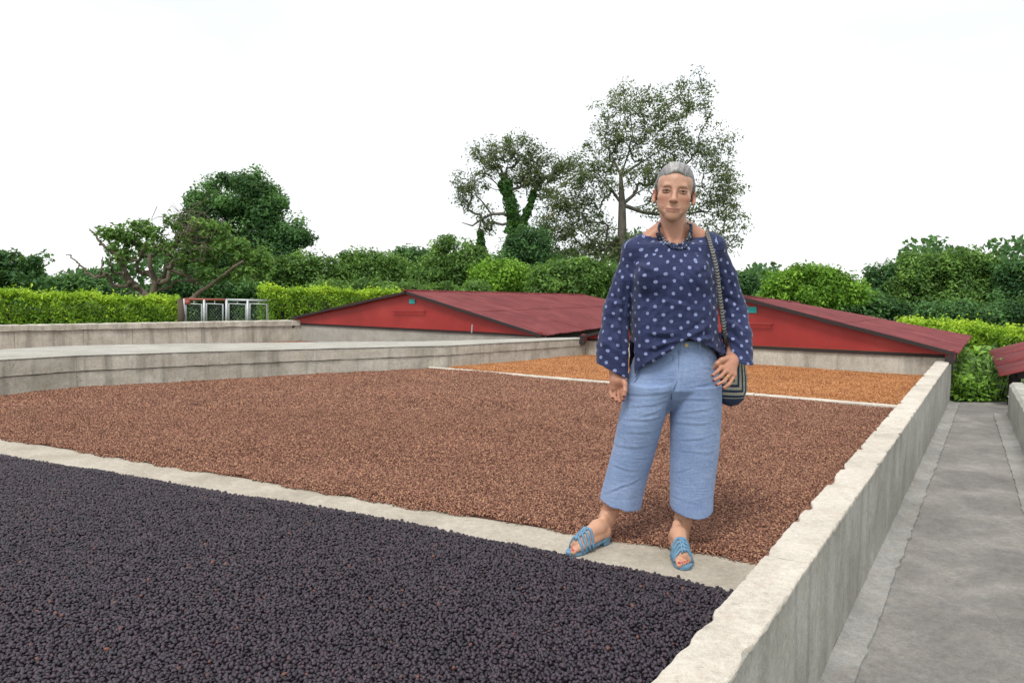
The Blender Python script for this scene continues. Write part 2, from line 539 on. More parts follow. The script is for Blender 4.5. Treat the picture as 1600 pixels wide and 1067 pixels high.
# ------------------------------------------------------------------ near wall beside the path
w = thing('boundary_wall', 'long low plastered concrete wall with pale chipped top beside the grey path', 'wall', loc=(*RW0, 0))
def keep(o, par):
    o.parent = par
    o.matrix_parent_inverse = Matrix.Translation(par.location).inverted()
    return o
keep(block('wall_body', M['wall_side'], None, RW0, RW1, 0.0, RW_W, ZP - 0.04, ZT - 0.014, step=0.06, amp=0.007, scale=3.2, seed=2.0, nside=8, bev=0.006), w)
s = 0.0; Ltot = np.linalg.norm(RW1 - RW0); rr = random.Random(4)
while s < Ltot - 0.05:
    e = min(Ltot, s + rr.uniform(0.42, 1.05))
    if Ltot - e < 0.3: e = Ltot
    A = RW0 + rw_d * (s + 0.0006); B = RW0 + rw_d * (e - 0.0006)
    off = rr.uniform(-0.001, 0.001)
    V, Q, T = strip_block(A, B, -0.006 + off, RW_W + 0.008 + off, ZT - 0.0135, ZT + rr.uniform(-0.001, 0.001), step=0.016, bev=0.004, amp=0.0045, scale=31.0, seed=3.3, ntop=6, nside=1)
    # break the arrises
    for i in range(len(V)):
        q = V[i][:2] - RW0
        lat = q @ rw_n
        edge = min(abs(lat - off), abs(lat - RW_W - off))
        if edge < 0.02:
            c = noise.noise(Vector((V[i][0] * 8, V[i][1] * 8, 7.7)))
            if c > 0.22: 
                V[i][:2] += rw_n * (0.05 * (c - 0.22)) * (1 if lat < RW_W / 2 else -1)
                V[i][2] -= 0.02 * (c - 0.22)
    keep(mesh_np('coping_slab', V, [Q, T], M['wall_top']), w)
    s = e

# ------------------------------------------------------------------ wall on the left with its wide ledge
w = thing('ledge_wall', 'stepped stained concrete wall along the left edge of the brown coffee', 'wall', loc=(*LW[0][:2], 0))
LP = [p[:2] for p in LW]
LN = []
for i in range(len(LP)):                                  # mitred side normals
    a = LP[max(0, i - 1)]; b = LP[min(len(LP) - 1, i + 1)]
    d = (b - a) / np.linalg.norm(b - a); LN.append(np.array([-d[1], d[0]]))
def mitre(name, mat, i, o0, o1, z0, z1, gap=0.002, **k):
    a, b, na, nb_ = LP[i], LP[i + 1], LN[i], LN[i + 1]
    d = (b - a) / np.linalg.norm(b - a) * gap
    return block(name, mat, None, a + na * o0 + d, b + nb_ * o0 - d, 0.0, 0.1, z0, z1, A2=a + na * (o1 if np.isscalar(o1) else o1[0]) + d, B2=b + nb_ * (o1 if np.isscalar(o1) else o1[1]) - d, **k)
for i in range(len(LP) - 1):
    keep(mitre('wall_panel', M['left_wall'], i, 0.0, 0.22, -0.05, 0.215, 0.0010, step=0.045, amp=0.008, scale=11.0, seed=1.0, nside=5, bev=0.012), w)
    keep(mitre('upper_face', M['left_wall'], i, -0.012, 0.24, 0.217, 0.385, 0.0006, step=0.05, amp=0.006, scale=11.0, seed=5.0, nside=4, bev=0.008), w)
# the wall top falls gently towards its far end
def fall(o):
    for v in o.data.vertices:
        if v.co.z > 0.12:
            t = min(1, max(0, (v.co.x + 5.2) / 6.4))
            v.co.z += -0.105 * t * min(1, (v.co.z - 0.12) / 0.26)
# broad flat ledge between the two beds, narrowing to its far end
def wid(p): return 0.17 + 1.20 * max(0.0, min(1.0, (1.2 - p[0]) / 6.4)) ** 0.75
for i in range(len(LP) - 1):
    keep(mitre('ledge_slab', M['left_top'], i, -0.018, (0.05 + wid(LP[i]), 0.05 + wid(LP[i + 1])), 0.3855, 0.398, 0.0004, step=0.10, amp=0.003, scale=4.0, seed=2.0, ntop=6, nside=1, bev=0.005), w)
for c_ in w.children: fall(c_)
# ------------------------------------------------------------------ far left wall with coping
w = thing('back_wall', 'far concrete wall with overhanging coping below the left hedge and gate', 'wall', loc=(*FL_A[:2], 0))
fd = (FL_B - FL_A)[:2]; Lf = np.linalg.norm(fd); fd /= Lf
cuts = [0.0] + [np.dot(onplane(px, 520, FL_A, FL_B)[:2] - FL_A[:2], fd) for px in (-120, 22, 130, 207, 292, 315, 400)] + [Lf]
zf = onplane(200, 505, FL_A, FL_B)[2]
for a, b in zip(cuts[:-1], cuts[1:]):
    keep(block('wall_panel', M['left_wall'], None, FL_A[:2] + fd * (a + 0.0025), FL_A[:2] + fd * (b - 0.0025), 0.0, 0.2, ZL - 0.05, zf - 0.115, step=0.12, amp=0.006, scale=4.0, seed=4.0, nside=3), w)
cuts = np.linspace(0, Lf, 6)
for a, b in zip(cuts[:-1], cuts[1:]):
    keep(block('coping_slab', M['left_wall'], None, FL_A[:2] + fd * (a + 0.001), FL_A[:2] + fd * (b - 0.001), -0.035, 0.26, zf - 0.112, zf, step=0.07, amp=0.012, scale=8.0, seed=40, nside=2, bev=0.01), w)

# ------------------------------------------------------------------ end walls below the roofs
def end_wall(name, label, A, B, zt, mat, cuts):
    w = thing(name, label, 'wall', loc=(*A[:2], 0))
    d = (B - A)[:2]; L = np.linalg.norm(d); d /= L
    cs = [0] + [c * L for c in cuts] + [L]
    for a, b in zip(cs[:-1], cs[1:]):
        keep(block('wall_panel', mat, None, A[:2] + d * (a + 0.0015), A[:2] + d * (b - 0.0015), 0.0, 0.18, ZL - 0.05, zt, step=0.1, amp=0.006, scale=4.0, seed=A[0], nside=3, bev=0.01), w)
    return w
end_wall('end_wall', 'smooth grey concrete wall under the left red roof', E_A, E_B, 0.275, M['left_top'], [0.36, 0.7])
end_wall('end_wall', 'pale concrete wall at the far edge of the orange coffee', FW_A, FW_B + np.array([*(fw_d * 0.16), 0]), 0.265, M['left_wall'], [0.30, 0.60])

# ------------------------------------------------------------------ concrete strip the woman stands on
S_UP = [(-420, 640), (-200, 660), (0, 690), (250, 732), (400, 757), (520, 779), (660, 803), (860, 835), (960, 851), (1190, 888), (1290, 903)]
S_LO = [(-420, 655), (-200, 679), (0, 713), (180, 742), (350, 772), (480, 792), (600, 813), (730, 838), (850, 863), (1000, 896), (1150, 931), (1260, 958)]
def plan_curve(pts, z=0.0): return np.array([onz(px, py, z)[:2] for px, py in pts])
up, lo = plan_curve(S_UP), plan_curve(S_LO)
def resample(P, n):
    s = np.r_[0, np.cumsum(np.linalg.norm(np.diff(P, axis=0), axis=1))]
    t = np.linspace(0, s[-1], n)
    return np.c_[np.interp(t, s, P[:, 0]), np.interp(t, s, P[:, 1])]
u_, l_ = resample(up, 120), resample(lo, 120)
V = []
for a, b in zip(l_, u_):
    for k in range(9):
        q = (a * (1 - k / 8) + b * k / 8)
        e = (b - a) / np.linalg.norm(b - a)
        q = q + e * (k / 8 - 0.5) * 0.24
        V.append((q[0], q[1], 0.009 + 0.003 * noise.noise(Vector((q[0] * 5, q[1] * 5, 0)))))
Q = np.array([[i * 9 + k, (i + 1) * 9 + k, (i + 1) * 9 + k + 1, i * 9 + k + 1] for i in range(119) for k in range(8)])
tag(mesh_np('concrete_strip', np.array(V), Q, M['strip'], smooth=True), kind='structure')

# thin divider between brown and orange coffee
d0, d1 = onz(672, 575.5, 0.02)[:2], onz(1430, 639.5, 0.02)[:2]
w = thing('bed_divider', 'thin pale strip dividing brown coffee from orange coffee', 'divider', loc=(*d0, 0))
dd = (d1 - d0); LD = np.linalg.norm(dd); dd /= LD
for a, b in zip(np.linspace(0, LD, 5)[:-1], np.linspace(0, LD, 5)[1:]):
    keep(block('strip_piece', M['wall_top'], None, d0 + dd * (a + 0.004), d0 + dd * (b - 0.004), -0.045, 0.045, -0.01, 0.042, step=0.08, amp=0.005, scale=9.0, seed=a, nside=1, bev=0.008), w)

# ------------------------------------------------------------------ coffee
def in_poly(P, poly):
    x, y = P[:, 0], P[:, 1]
    inside = np.zeros(len(P), bool)
    j = len(poly) - 1
    for i in range(len(poly)):
        xi, yi = poly[i]; xj, yj = poly[j]
        c = ((yi > y) != (yj > y)) & (x < (xj - xi) * (y - yi) / (yj - yi + 1e-12) + xi)
        inside ^= c
        j = i
    return inside

def scatter(poly, sp, seed, keepf=None):
    rng = np.random.default_rng(seed)
    poly = np.asarray(poly)
    x0, y0 = poly.min(0); x1, y1 = poly.max(0)
    xs = np.arange(x0, x1, sp); ys = np.arange(y0, y1, sp * 0.866)
    X, Y = np.meshgrid(xs, ys)
    X = X + (np.arange(len(ys)) % 2)[:, None] * sp / 2
    P = np.c_[X.ravel(), Y.ravel()] + rng.uniform(-0.42, 0.42, (X.size, 2)) * sp
    P = P[np.abs(P[:, 0]) < P[:, 1] * 0.80 + 0.9]            # what the place's visitor could see from about here
    if keepf is not None: P = P[keepf(P)]
    return P[in_poly(P, poly)]

def wave(P, seed):
    """raked, uneven heap height"""
    x, y = P[:, 0], P[:, 1]
    return (0.006 * np.sin(x * 1.9 - y * 1.3 + seed) * np.sin(y * 2.2 + 0.7 * x) + 0.004 * np.sin(x * 3.1 + seed + 1.2 * np.sin(y * 1.7)) + 0.003 * np.sin(y * 5.3 + 1.5 * np.sin(x * 2.3 + seed)) + 0.003 * np.sin((x + y) * 9.1 + seed))

def bean_group(name, size, mat, ratio=(1.0, 0.78, 0.72), seed=1, subdiv=2):
    ng = bpy.data.node_groups.new(name, 'GeometryNodeTree')
    ng.interface.new_socket('Geometry', in_out='INPUT', socket_type='NodeSocketGeometry')
    ng.interface.new_socket('Geometry', in_out='OUTPUT', socket_type='NodeSocketGeometry')
    N, L = ng.nodes, ng.links
    gi, go = N.new('NodeGroupInput'), N.new('NodeGroupOutput')
    ico = N.new('GeometryNodeMeshIcoSphere'); ico.inputs['Radius'].default_value = size / 2; ico.inputs['Subdivisions'].default_value = subdiv
    tr = N.new('GeometryNodeTransform'); tr.inputs['Scale'].default_value = ratio
    sm = N.new('GeometryNodeSetShadeSmooth')
    mt = N.new('GeometryNodeSetMaterial'); mt.inputs['Material'].default_value = mat
    iop = N.new('GeometryNodeInstanceOnPoints')
    rv = N.new('FunctionNodeRandomValue'); rv.data_type = 'FLOAT_VECTOR'
    rv.inputs['Min'].default_value = (-0.9, -0.9, 0); rv.inputs['Max'].default_value = (0.9, 0.9, 6.283)
    rv.inputs['Seed'].default_value = seed
    rs = N.new('FunctionNodeRandomValue'); rs.data_type = 'FLOAT_VECTOR'
    rs.inputs['Min'].default_value = (0.66, 0.7, 0.7); rs.inputs['Max'].default_value = (1.3, 1.28, 1.25)
    rs.inputs['Seed'].default_value = seed + 9
    jn = N.new('GeometryNodeJoinGeometry')
    L.new(ico.outputs['Mesh'], tr.inputs['Geometry'])
    L.new(tr.outputs['Geometry'], sm.inputs['Geometry'])
    L.new(sm.outputs['Geometry'], mt.inputs['Geometry'])
    L.new(mt.outputs['Geometry'], iop.inputs['Instance'])
    L.new(gi.outputs[0], iop.inputs['Points'])
    L.new(rv.outputs[0], iop.inputs['Rotation'])
    L.new(rs.outputs[0], iop.inputs['Scale'])
    L.new(gi.outputs[0], jn.inputs[0])
    L.new(iop.outputs['Instances'], jn.inputs[0])
    L.new(jn.outputs[0], go.inputs[0])
    return ng

def coffee(name, label, layers, base_poly, mat, zbase, sizes):
    """one heap: a thin sheet of the same coffee with the cherries lying on it"""
    root = None
    for i, (P, z, size) in enumerate(layers):
        V = np.c_[P, z]
        if i == 0:
            nb = len(base_poly)
            V = np.concatenate([np.c_[base_poly, np.full(nb, zbase)], V])
            o = mesh_np(name, V, [np.arange(nb)[None, :]], mat)
            tag(o, label, 'coffee', kind='stuff'); root = o
        else:
            o = mesh_np('coffee_layer', V, [], mat, root); o['kind'] = 'stuff'
        md = o.modifiers.new('cherries', 'NODES')
        md.node_group = bean_group(name, size, mat, seed=i * 17 + len(P) % 91, subdiv=sizes[i])
    return root

# black bed in the foreground
inner = lambda t, o=0.02: RW0 + rw_d * t + rw_n * (RW_W + o)
black = np.array(list(lo) + [lo[-1]])
tA = (lo[-2] - RW0) @ rw_d
poly_black = np.array([*lo[:-1], inner(tA), inner(tA - 1.6), inner(0.6), [-3.4, 0.0], [-7.2, 1.2]])
right_lim = lambda P: ((P - RW0) @ rw_n) > RW_W + 0.004
P = scatter(poly_black, 0.0132, 3, lambda P: right_lim(P) & (P[:, 1] > 1.25))
# a ragged edge: thin the rim out with noise
def rim(P, line, depth, seed, thin=0.6):
    """distance to the edge line decides how thick the heap is; a few strays leave it"""
    seg = np.full(len(P), 9.0)
    for a, b in zip(line[:-1], line[1:]):
        d = b - a; L = np.linalg.norm(d)
        t = np.clip(((P - a) @ d) / L ** 2, 0, 1)
        seg = np.minimum(seg, np.linalg.norm(P - a - t[:, None] * d, axis=1))
    return seg
dist = rim(P, lo, 0, 1)
wob = 0.018 * np.sin(P[:, 0] * 7.0) * np.sin(P[:, 1] * 5.0 + 1) + 0.012 * np.sin(P[:, 0] * 23 + P[:, 1] * 17)
ok = dist > 0.012 + wob + RNG.random(len(P)) * 0.015
P, dist = P[ok], dist[ok]
zb = 0.013 + 0.017 * np.clip(dist / 0.09, 0, 1) + wave(P, 0.3) * np.clip(dist / 0.2, 0.2, 1) + RNG.uniform(-0.003, 0.005, len(P))
coffee('black_coffee_cherries', 'bed of dried black coffee cherries in the foreground', [(P, zb, 0.0160)], np.array([*(poly_black[:len(lo) - 1] + np.array([0, -0.05])), *poly_black[len(lo) - 1:]]), M['black_bean'], 0.011, [2])
n_black = len(P)

# brown bed
tB = (up[-2] - RW0) @ rw_d
divL, divR = d0, d1
tC = (d1 - RW0) @ rw_d
lw2 = np.array([p[:2] for p in LW])
poly_brown = np.array([*up[:-1], inner(tB), inner(tC - 0.05), divR + np.array([-0.05, -0.06]), divL, *lw2[::-1][1:]])
nearf = lambda P: (P[:, 1] < 4.6) & right_lim(P)
midf = lambda P: (P[:, 1] >= 4.6) & (P[:, 1] < 6.6) & right_lim(P)
farf = lambda P: (P[:, 1] >= 6.6) & right_lim(P)
lay = []
for k, (sp, fn, sz) in enumerate(((0.0086, nearf, 0.0106), (0.0110, midf, 0.0130), (0.0155, farf, 0.0178))):
    P = scatter(poly_brown, sp, 20 + k, fn)
    dist = rim(P, up, 0, 2)
    wob = 0.02 * np.sin(P[:, 0] * 6.0 + 2) * np.sin(P[:, 1] * 4.0) + 0.012 * np.sin(P[:, 0] * 19 - P[:, 1] * 13)
    ok = dist > 0.016 + wob + RNG.random(len(P)) * 0.018
    P, dist = P[ok], dist[ok]
    z = 0.012 + 0.014 * np.clip(dist / 0.09, 0, 1) + wave(P, 2.0) * np.clip(dist / 0.2, 0.2, 1) + RNG.uniform(-0.003, 0.005, len(P))
    lay.append((P, z, sz))
pb = poly_brown.copy(); pb[:len(up) - 1, 1] += 0.05
coffee('brown_coffee_cherries', 'broad bed of reddish brown drying coffee behind the concrete strip', lay, pb, M['brown_bean'], 0.0125, [2, 1, 1])
# orange bed
poly_or = np.array([d0 + dd * 0.25 + np.array([0.05, 0.12]), d1 + np.array([0.0, 0.07]), inner(tC + 0.1), FW_B[:2] + fw_d * 0.05, FW_A[:2], lw2[-2]])
P = scatter(poly_or, 0.0195, 50, right_lim)
z = 0.024 + wave(P, 4.0) + RNG.uniform(-0.003, 0.006, len(P))
coffee('orange_coffee_parchment', 'bed of orange parchment coffee before the far wall', [(P, z, 0.0215)], poly_or, M['orange_bean'], 0.0125, [1])
# left bed, only a sliver shows
poly_l = np.array([LW[0][:2] + [-0.5, 1.4], LW[-1][:2] + [-0.6, 0.9], E_B[:2], E_A[:2], FL_A[:2]])
P = scatter(poly_l, 0.03, 60, lambda P: P[:, 1] > 10.5)
coffee('reddish_coffee_cherries', 'sliver of reddish coffee at the foot of the far left wall', [(P, ZL + 0.02 + wave(P, 1), 0.034)], poly_l, M['brown_bean'], ZL + 0.0125, [1])

# stray cherries that rolled onto the strip
sb = MB(); sb.ball((0, 0, 0), (0.0085, 0.0068, 0.0064), 8, 6)
first = None
for px, py in ((340, 766), (331, 765), (352, 768), (368, 772), (379, 774), (265, 752), (500, 790), (628, 812), (1121, 917), (1143, 922), (1060, 900), (868, 863), (705, 829)):
    p = onz(px, py, 0.0165)
    if first is None:
        o = first = sb.build('coffee_cherry', M['black_bean'], None, True)
    else:
        o = first.copy(); COL.objects.link(o)
    o.location = p; o.rotation_euler = (0, 0, random.uniform(0, 6))
    tag(o, 'stray black coffee cherry lying on the pale concrete strip', 'coffee cherry', 'stray cherries on the strip')

# ------------------------------------------------------------------ sliding roofs
def lerp(a, b, t): return np.asarray(a) * (1 - t) + np.asarray(b) * t

def drying_roof(label, eL, rg, eR, bL, bR_, bE, wallA, wallB, zfoot, tag_px=None, bar_px=None, nsheet=4, rows=2, pegs=None):
    """gable roof on wheels. eL rg eR: front eave, ridge, eave; bL bR_ bE: the same at the back"""
    w = thing('drying_roof', label, 'roof', group=None, loc=(*lerp(eL, eR, 0.5)[:2], zfoot))
    fwd = np.asarray(bR_) - np.asarray(rg); fwd /= np.linalg.norm(fwd)
    th = np.array([0, 0, -0.012])
    for s, (e, be) in enumerate(((eL, bL), (eR, bE))):
        for i in range(nsheet):                         # sheets lie side by side from front to back, in overlapping rows
            for j in range(rows):
                t0, t1 = i / nsheet, (i + 1) / nsheet
                u0, u1 = j / rows, (j + 1) / rows
                lift = 0.006 * (rows - 1 - j) + 0.004 * (i % 2)
                V = []; nu, nv = 31, 3
                for top in (1, 0):
                    for a in range(nu):
                        for b in range(nv):
                            t = t0 + (t1 - t0) * (a / (nu - 1)) * 1.0
                            u = u0 + (u1 - u0) * (b / (nv - 1)) + (0.015 if b == nv - 1 else 0)
                            p = lerp(lerp(rg, bR_, t), lerp(e, be, t), u)
                            sag = 0.012 * noise.noise(Vector((p[0] * 2.1, p[1] * 2.1, s * 3.0))) + 0.0045 * math.sin(t * np.linalg.norm(np.asarray(bR_) - np.asarray(rg)) / 0.20 * 2 * math.pi)
                            p = p + np.array([0, 0, lift + sag - (0.014 if not top else 0)])
                            V.append(p)
                k = nu * nv
                Q = []
                for a in range(nu - 1):
                    for b in range(nv - 1):
                        q = [a * nv + b, a * nv + b + 1, (a + 1) * nv + b + 1, (a + 1) * nv + b]
                        Q.append(q if s == 1 else q[::-1])
                        q2 = [x + k for x in q]
                        Q.append(q2[::-1] if s == 1 else q2)
                ring = [a * nv for a in range(nu)] + [(nu - 1) * nv + b for b in range(1, nv)] + [a * nv + nv - 1 for a in range(nu - 2, -1, -1)] + [b for b in range(nv - 2, 0, -1)]
                for x, y in zip(ring, ring[1:] + ring[:1]):
                    Q.append([x, y, y + k, x + k])
                keep(mesh_np('roof_sheet', np.array(V), np.array(Q), M['roof']), w)
    mb = MB(); r2 = [lerp(rg, bR_, t) + np.array([0, 0, 0.012]) for t in np.linspace(-0.01, 1.0, 6)]
    mb.tube(r2, 0.022, 6); keep(mb.build('ridge_cap', M['roof'], None), w)
    # dark barge boards along the front verge
    off = -fwd * 0.02
    for e in (eL, eR):
        mb = MB(); n_ = 5
        for i in range(n_):
            a, b = lerp(rg, e, i / n_), lerp(rg, e, (i + 1) / n_)
            jz = 0.006 * math.sin(i * 2.3)
            mb.bar(a + off + [0, 0, -0.024 + jz], b + off + [0, 0, -0.024 - jz * 0.4], 0.03, 0.046)
        keep(mb.build('barge_board', M['dark_wood'], None), w)
    # red front boards, set in from the verge
    ins = fwd * 0.07
    zb = zfoot
    nb = 3
    for i in range(2 * nb):
        if i < nb: a, b = lerp(eL, rg, i / nb), lerp(eL, rg, (i + 1) / nb)
        else: a, b = lerp(rg, eR, (i - nb) / nb), lerp(rg, eR, (i - nb + 1) / nb)
        d = (b - a)[:2] / np.linalg.norm((b - a)[:2]) * 0.0008
        a = a + ins + [0, 0, -0.035]; b = b + ins + [0, 0, -0.035]
        fa, fb = wallA[2] + 0, wallB[2]
        f0 = np.array([a[0], a[1], min(zb, a[2] - 0.004)]); f1 = np.array([b[0], b[1], min(zb, b[2] - 0.004)])
        bk = fwd * 0.012
        V = [f0, f1, b, a, f0 + bk, f1 + bk, b + bk, a + bk]
        for q in V: q[:2] += d if q is f0 or q is a else 0
        keep(mesh_np('gable_panel', np.array(V), np.array([[0, 1, 2, 3], [5, 4, 7, 6], [0, 4, 5, 1], [1, 5, 6, 2], [2, 6, 7, 3], [3, 7, 4, 0]]), M['gable']), w)
    # dark boards added to stand for the shaded void under both eaves
    for e, be in ((eL, bL), (eR, bE)):
        a, b = np.asarray(e) + fwd * 0.12, np.asarray(be)
        inw = (np.asarray(eR) - np.asarray(eL)); inw = inw / np.linalg.norm(inw) * (0.16 if e is eL else -0.16)
        a, b = a + inw, b + inw
        mb = MB(); mb.bar((a[0], a[1], (a[2] + ZL) / 2 - 0.03), (b[0], b[1], (b[2] + ZL) / 2 - 0.03), 0.03, a[2] - ZL - 0.02)
        keep(mb.build('eave_shade_board', M['dark_wood'], None), w)
    # sill beam, wheels
    mb = MB(); mb.bar(np.array([eL[0], eL[1], zfoot - 0.02]) + fwd * 0.1, np.array([eR[0], eR[1], zfoot - 0.02]) + fwd * 0.1, 0.05, 0.036)
    keep(mb.build('sill_beam', M['dark_wood'], None), w)
    for e, sgn in ((eL, 1), (eR, -1)):
        ax = (np.asarray(eR) - np.asarray(eL)); ax /= np.linalg.norm(ax)
        c = np.array([e[0], e[1], zfoot - 0.035]) + ax * 0.05 * sgn + fwd * 0.02
        mb = MB(); mb.box(c + [0, 0, 0.035], (0.08, 0.08, 0.12)); br = keep(mb.build('wheel_bracket', M['red_paint'], None), w)
        mb = MB(); mb.tube([c + fwd * -0.075 + [0, 0, -0.02], c - fwd * 0.035 + [0, 0, -0.02]], 0.055, 12); keep(mb.build('wheel', M['dark_wood'], None), w)
    A, B = np.asarray(eL) , np.asarray(eR)
    if tag_px:
        c = onplane(*tag_px, A + fwd * 0.06, B + fwd * 0.06)
        ax = (B - A); ax[2] = 0; ax /= np.linalg.norm(ax)
        rot = np.array([ax, np.cross([0, 0, 1], ax), [0, 0, 1]]).T
        mb = MB(); mb.box(c, (0.145, 0.012, 0.085), rot); keep(mb.build('number_plate', M['teal'], None), w)
    if bar_px:
        a, b = onplane(*bar_px[0], A + fwd * 0.02, B + fwd * 0.02), onplane(*bar_px[1], A + fwd * 0.02, B + fwd * 0.02)
        mb = MB(); mb.tube([a, b], 0.011, 8)
        for q in (lerp(a, b, 0.05), lerp(a, b, 0.95)): mb.tube([q, q + fwd * 0.06], 0.008, 6)
        keep(mb.build('pull_handle', M['red_paint'], None), w)
    for (q0, q1) in (pegs or []):
        a, b = onplane(*q0, A - fwd * 0.02, B - fwd * 0.02), onplane(*q1, A - fwd * 0.02, B - fwd * 0.02)
        mb = MB(); mb.tube([a, b], 0.014, 6); keep(mb.build('latch_peg', M['galv'], None), w)
    return w

back = np.array([rw_d[0], rw_d[1], 0.0])
# left roof
eL, rg, eR = onplane(462, 495, E_A, E_B), onplane(640, 455, E_A, E_B), onplane(852, 522, E_A, E_B)
off = np.array([*(-rw_d * 0.10), 0])
b1 = np.array([0.46, 0.885, 0]); b1 /= np.linalg.norm(b1)
bR_ = rg + b1 * 9.0 + [0, 0, -0.20]
drying_roof('rust red sheet roof on the left, its whole gable front in view', eL + off, rg + off, eR + off,
            eL + b1 * 9 + [0, 0, -0.1], bR_, eR + b1 * 9 + [0, 0, -0.06], E_A, E_B, 0.305, (644, 471), ((613, 486), (664, 486.5)), 5, 2, [((738, 507), (737, 520))])
# right roof, partly behind the woman
eL, rg, eR = onplane(912, 524, FW_A, FW_B), onplane(1163, 464, FW_A, FW_B), onplane(1493, 549, FW_A, FW_B)
back2 = onz(1514, 524, eR[2]) - eR
bl = np.linalg.norm(back2)
bb2 = back * bl
drying_roof('rust red sheet roof whose ridge is behind the woman, right slope in view', eL + off, rg + off, eR + off,
            eL + bb2 + [0, 0, 0.0], rg + bb2 + [0, 0, -0.17], eR + back2, FW_A, FW_B, 0.300, (1174, 484), ((1165, 505.5), (1207, 506.5)), 3, 2)

# ------------------------------------------------------------------ the next bed on the right
q0, q1 = onz(1577, 597, 0.06)[:2], onz(1602, 641, 0.06)[:2]
qd = (q1 - q0) / np.linalg.norm(q1 - q0)
w = thing('side_wall', 'low grey wall end on the right side of the path', 'wall', loc=(*q0, 0))
for a, b in ((0, 1.1), (1.1, 2.3), (2.3, 3.6), (3.6, 5.2), (5.2, 7.0)):
    keep(block('wall_panel', M['wall_side'], None, q0 + qd * (a + 0.004), q0 + qd * (b - 0.004), 0.0, 0.15, ZP - 0.04, 0.06, step=0.07, amp=0.008, scale=5.0, seed=a + 9, nside=4, bev=0.03), w)
fillet('kerb_strip', q0 - qd * 0.2, q0 + qd * 7.0, 0.13, 0.02, 7.0, -1)
fl2 = np.array([q0 - qd * 0.2, q0 + qd * 7.0, q0 + qd * 7.0 + [3.0, 0.6], q0 + [3.2, 2.0]])
mb = MB(); mb.add(np.c_[fl2, np.full(4, -0.12)], [[0, 1, 2, 3]]); tag(mb.build('side_floor', M['floor']), kind='structure')

fL = ond(1563, 574, 8.9); f1 = ond(1705, 578, 7.9)
eLb = ond(1546, 537, 10.9)
f1 = fL + np.array([2.1, -1.25, 0.28]); 
w = thing('drying_roof', 'corner of a rust red sheet roof at the right edge of the picture', 'roof', loc=tuple(fL))
k = 6
br_ = eLb + (f1 - fL) + np.array([0, 0, 0.06])
for i in range(3):
    V = []
    for top in (1, 0):
        for a in range(5):
            for b in range(7):
                t = (i + a / 4) / 3; u = b / 6
                p = lerp(lerp(fL, eLb, t), lerp(f1, br_, t), u)
                drop = -0.10 * max(0, (0.22 - u) / 0.22) ** 2        # eave sheet curls down
                V.append(p + [0, 0, drop + 0.004 * (i % 2) + 0.01 * noise.noise(Vector(p * 2.0)) - (0.012 if not top else 0)])
    Q = []
    for a in range(4):
        for b in range(6):
            q = [a * 7 + b, a * 7 + b + 1, (a + 1) * 7 + b + 1, (a + 1) * 7 + b]
            Q += [q, [x + 35 for x in q][::-1]]
    ring = [a * 7 for a in range(5)] + [28 + b for b in range(1, 7)] + [a * 7 + 6 for a in range(3, -1, -1)] + [b for b in range(5, 0, -1)]
    for x, y in zip(ring, ring[1:] + ring[:1]): Q.append([x, y, y + 35, x + 35])
    keep(mesh_np('roof_sheet', np.array(V), np.array(Q), M['roof'], smooth=True), w)
mb = MB(); a = fL + [0.25, 0.05, -0.10]; mb.bar(a, f1 + [0, 0.05, -0.10], 0.05, 0.09); keep(mb.build('eave_beam', M['dark_wood'], None), w)
mb = MB(); mb.bar(fL + [0.22, 0.08, -0.10], lerp(fL, eLb, 1) + [0.22, -0.1, -0.10], 0.05, 0.07); keep(mb.build('eave_beam', M['dark_wood'], None), w)
mb = MB(); mb.bar(fL + [0.3, 0.2, -0.12], (fL[0] + 0.3, fL[1] + 0.2, ZP), 0.07); keep(mb.build('roof_post', M['dark_wood'], None), w)
mb = MB(); mb.bar(eLb + [0.3, -0.2, -0.12], (eLb[0] + 0.3, eLb[1] - 0.2, ZP), 0.07); keep(mb.build('roof_post', M['dark_wood'], None), w)
# ------------------------------------------------------------------ foliage
def leaf_mat(name, stops, rough=0.5, trans=0.34):
    t = NT(name)
    a = t.n('ShaderNodeAttribute', attribute_name='tint')
    c = t.ramp(a.outputs['Fac'], stops)
    t.col(c)
    t.set(Roughness=rough, Specular_IOR_Level=0.35)
    tr = t.n('ShaderNodeBsdfTranslucent')
    t.l(t.mix(0.5, c, (0.25, 0.40, 0.03)), tr.inputs['Color'])
    mx = t.n('ShaderNodeMixShader')
    mx.inputs['Fac'].default_value = trans
    t.l(t.b.outputs[0], mx.inputs[1]); t.l(tr.outputs[0], mx.inputs[2])
    t.l(mx.outputs[0], t.out.inputs['Surface'])
    return t.m

M['leaf_dark'] = leaf_mat('deep_green_leaf', [(0.0, (0.036, 0.099, 0.040)), (0.5, (0.081, 0.196, 0.071)), (1.0, (0.170, 0.351, 0.110))])
M['leaf_mid'] = leaf_mat('mid_green_leaf', [(0.0, (0.071, 0.148, 0.040)), (0.5, (0.148, 0.287, 0.067)), (1.0, (0.302, 0.504, 0.111))])
M['leaf_bright'] = leaf_mat('fresh_green_leaf', [(0.0, (0.095, 0.213, 0.024)), (0.5, (0.198, 0.403, 0.044)), (1.0, (0.380, 0.632, 0.078))])
M['leaf_hedge'] = leaf_mat('hedge_leaf', [(0.0, (0.059, 0.146, 0.014)), (0.45, (0.166, 0.326, 0.024)), (0.8, (0.398, 0.611, 0.041)), (1.0, (0.611, 0.796, 0.079))])
M['leaf_olive'] = leaf_mat('olive_leaf', [(0.0, (0.060, 0.085, 0.042)), (0.5, (0.135, 0.180, 0.085)), (0.9, (0.215, 0.265, 0.115)), (1.0, (0.26, 0.25, 0.11))])
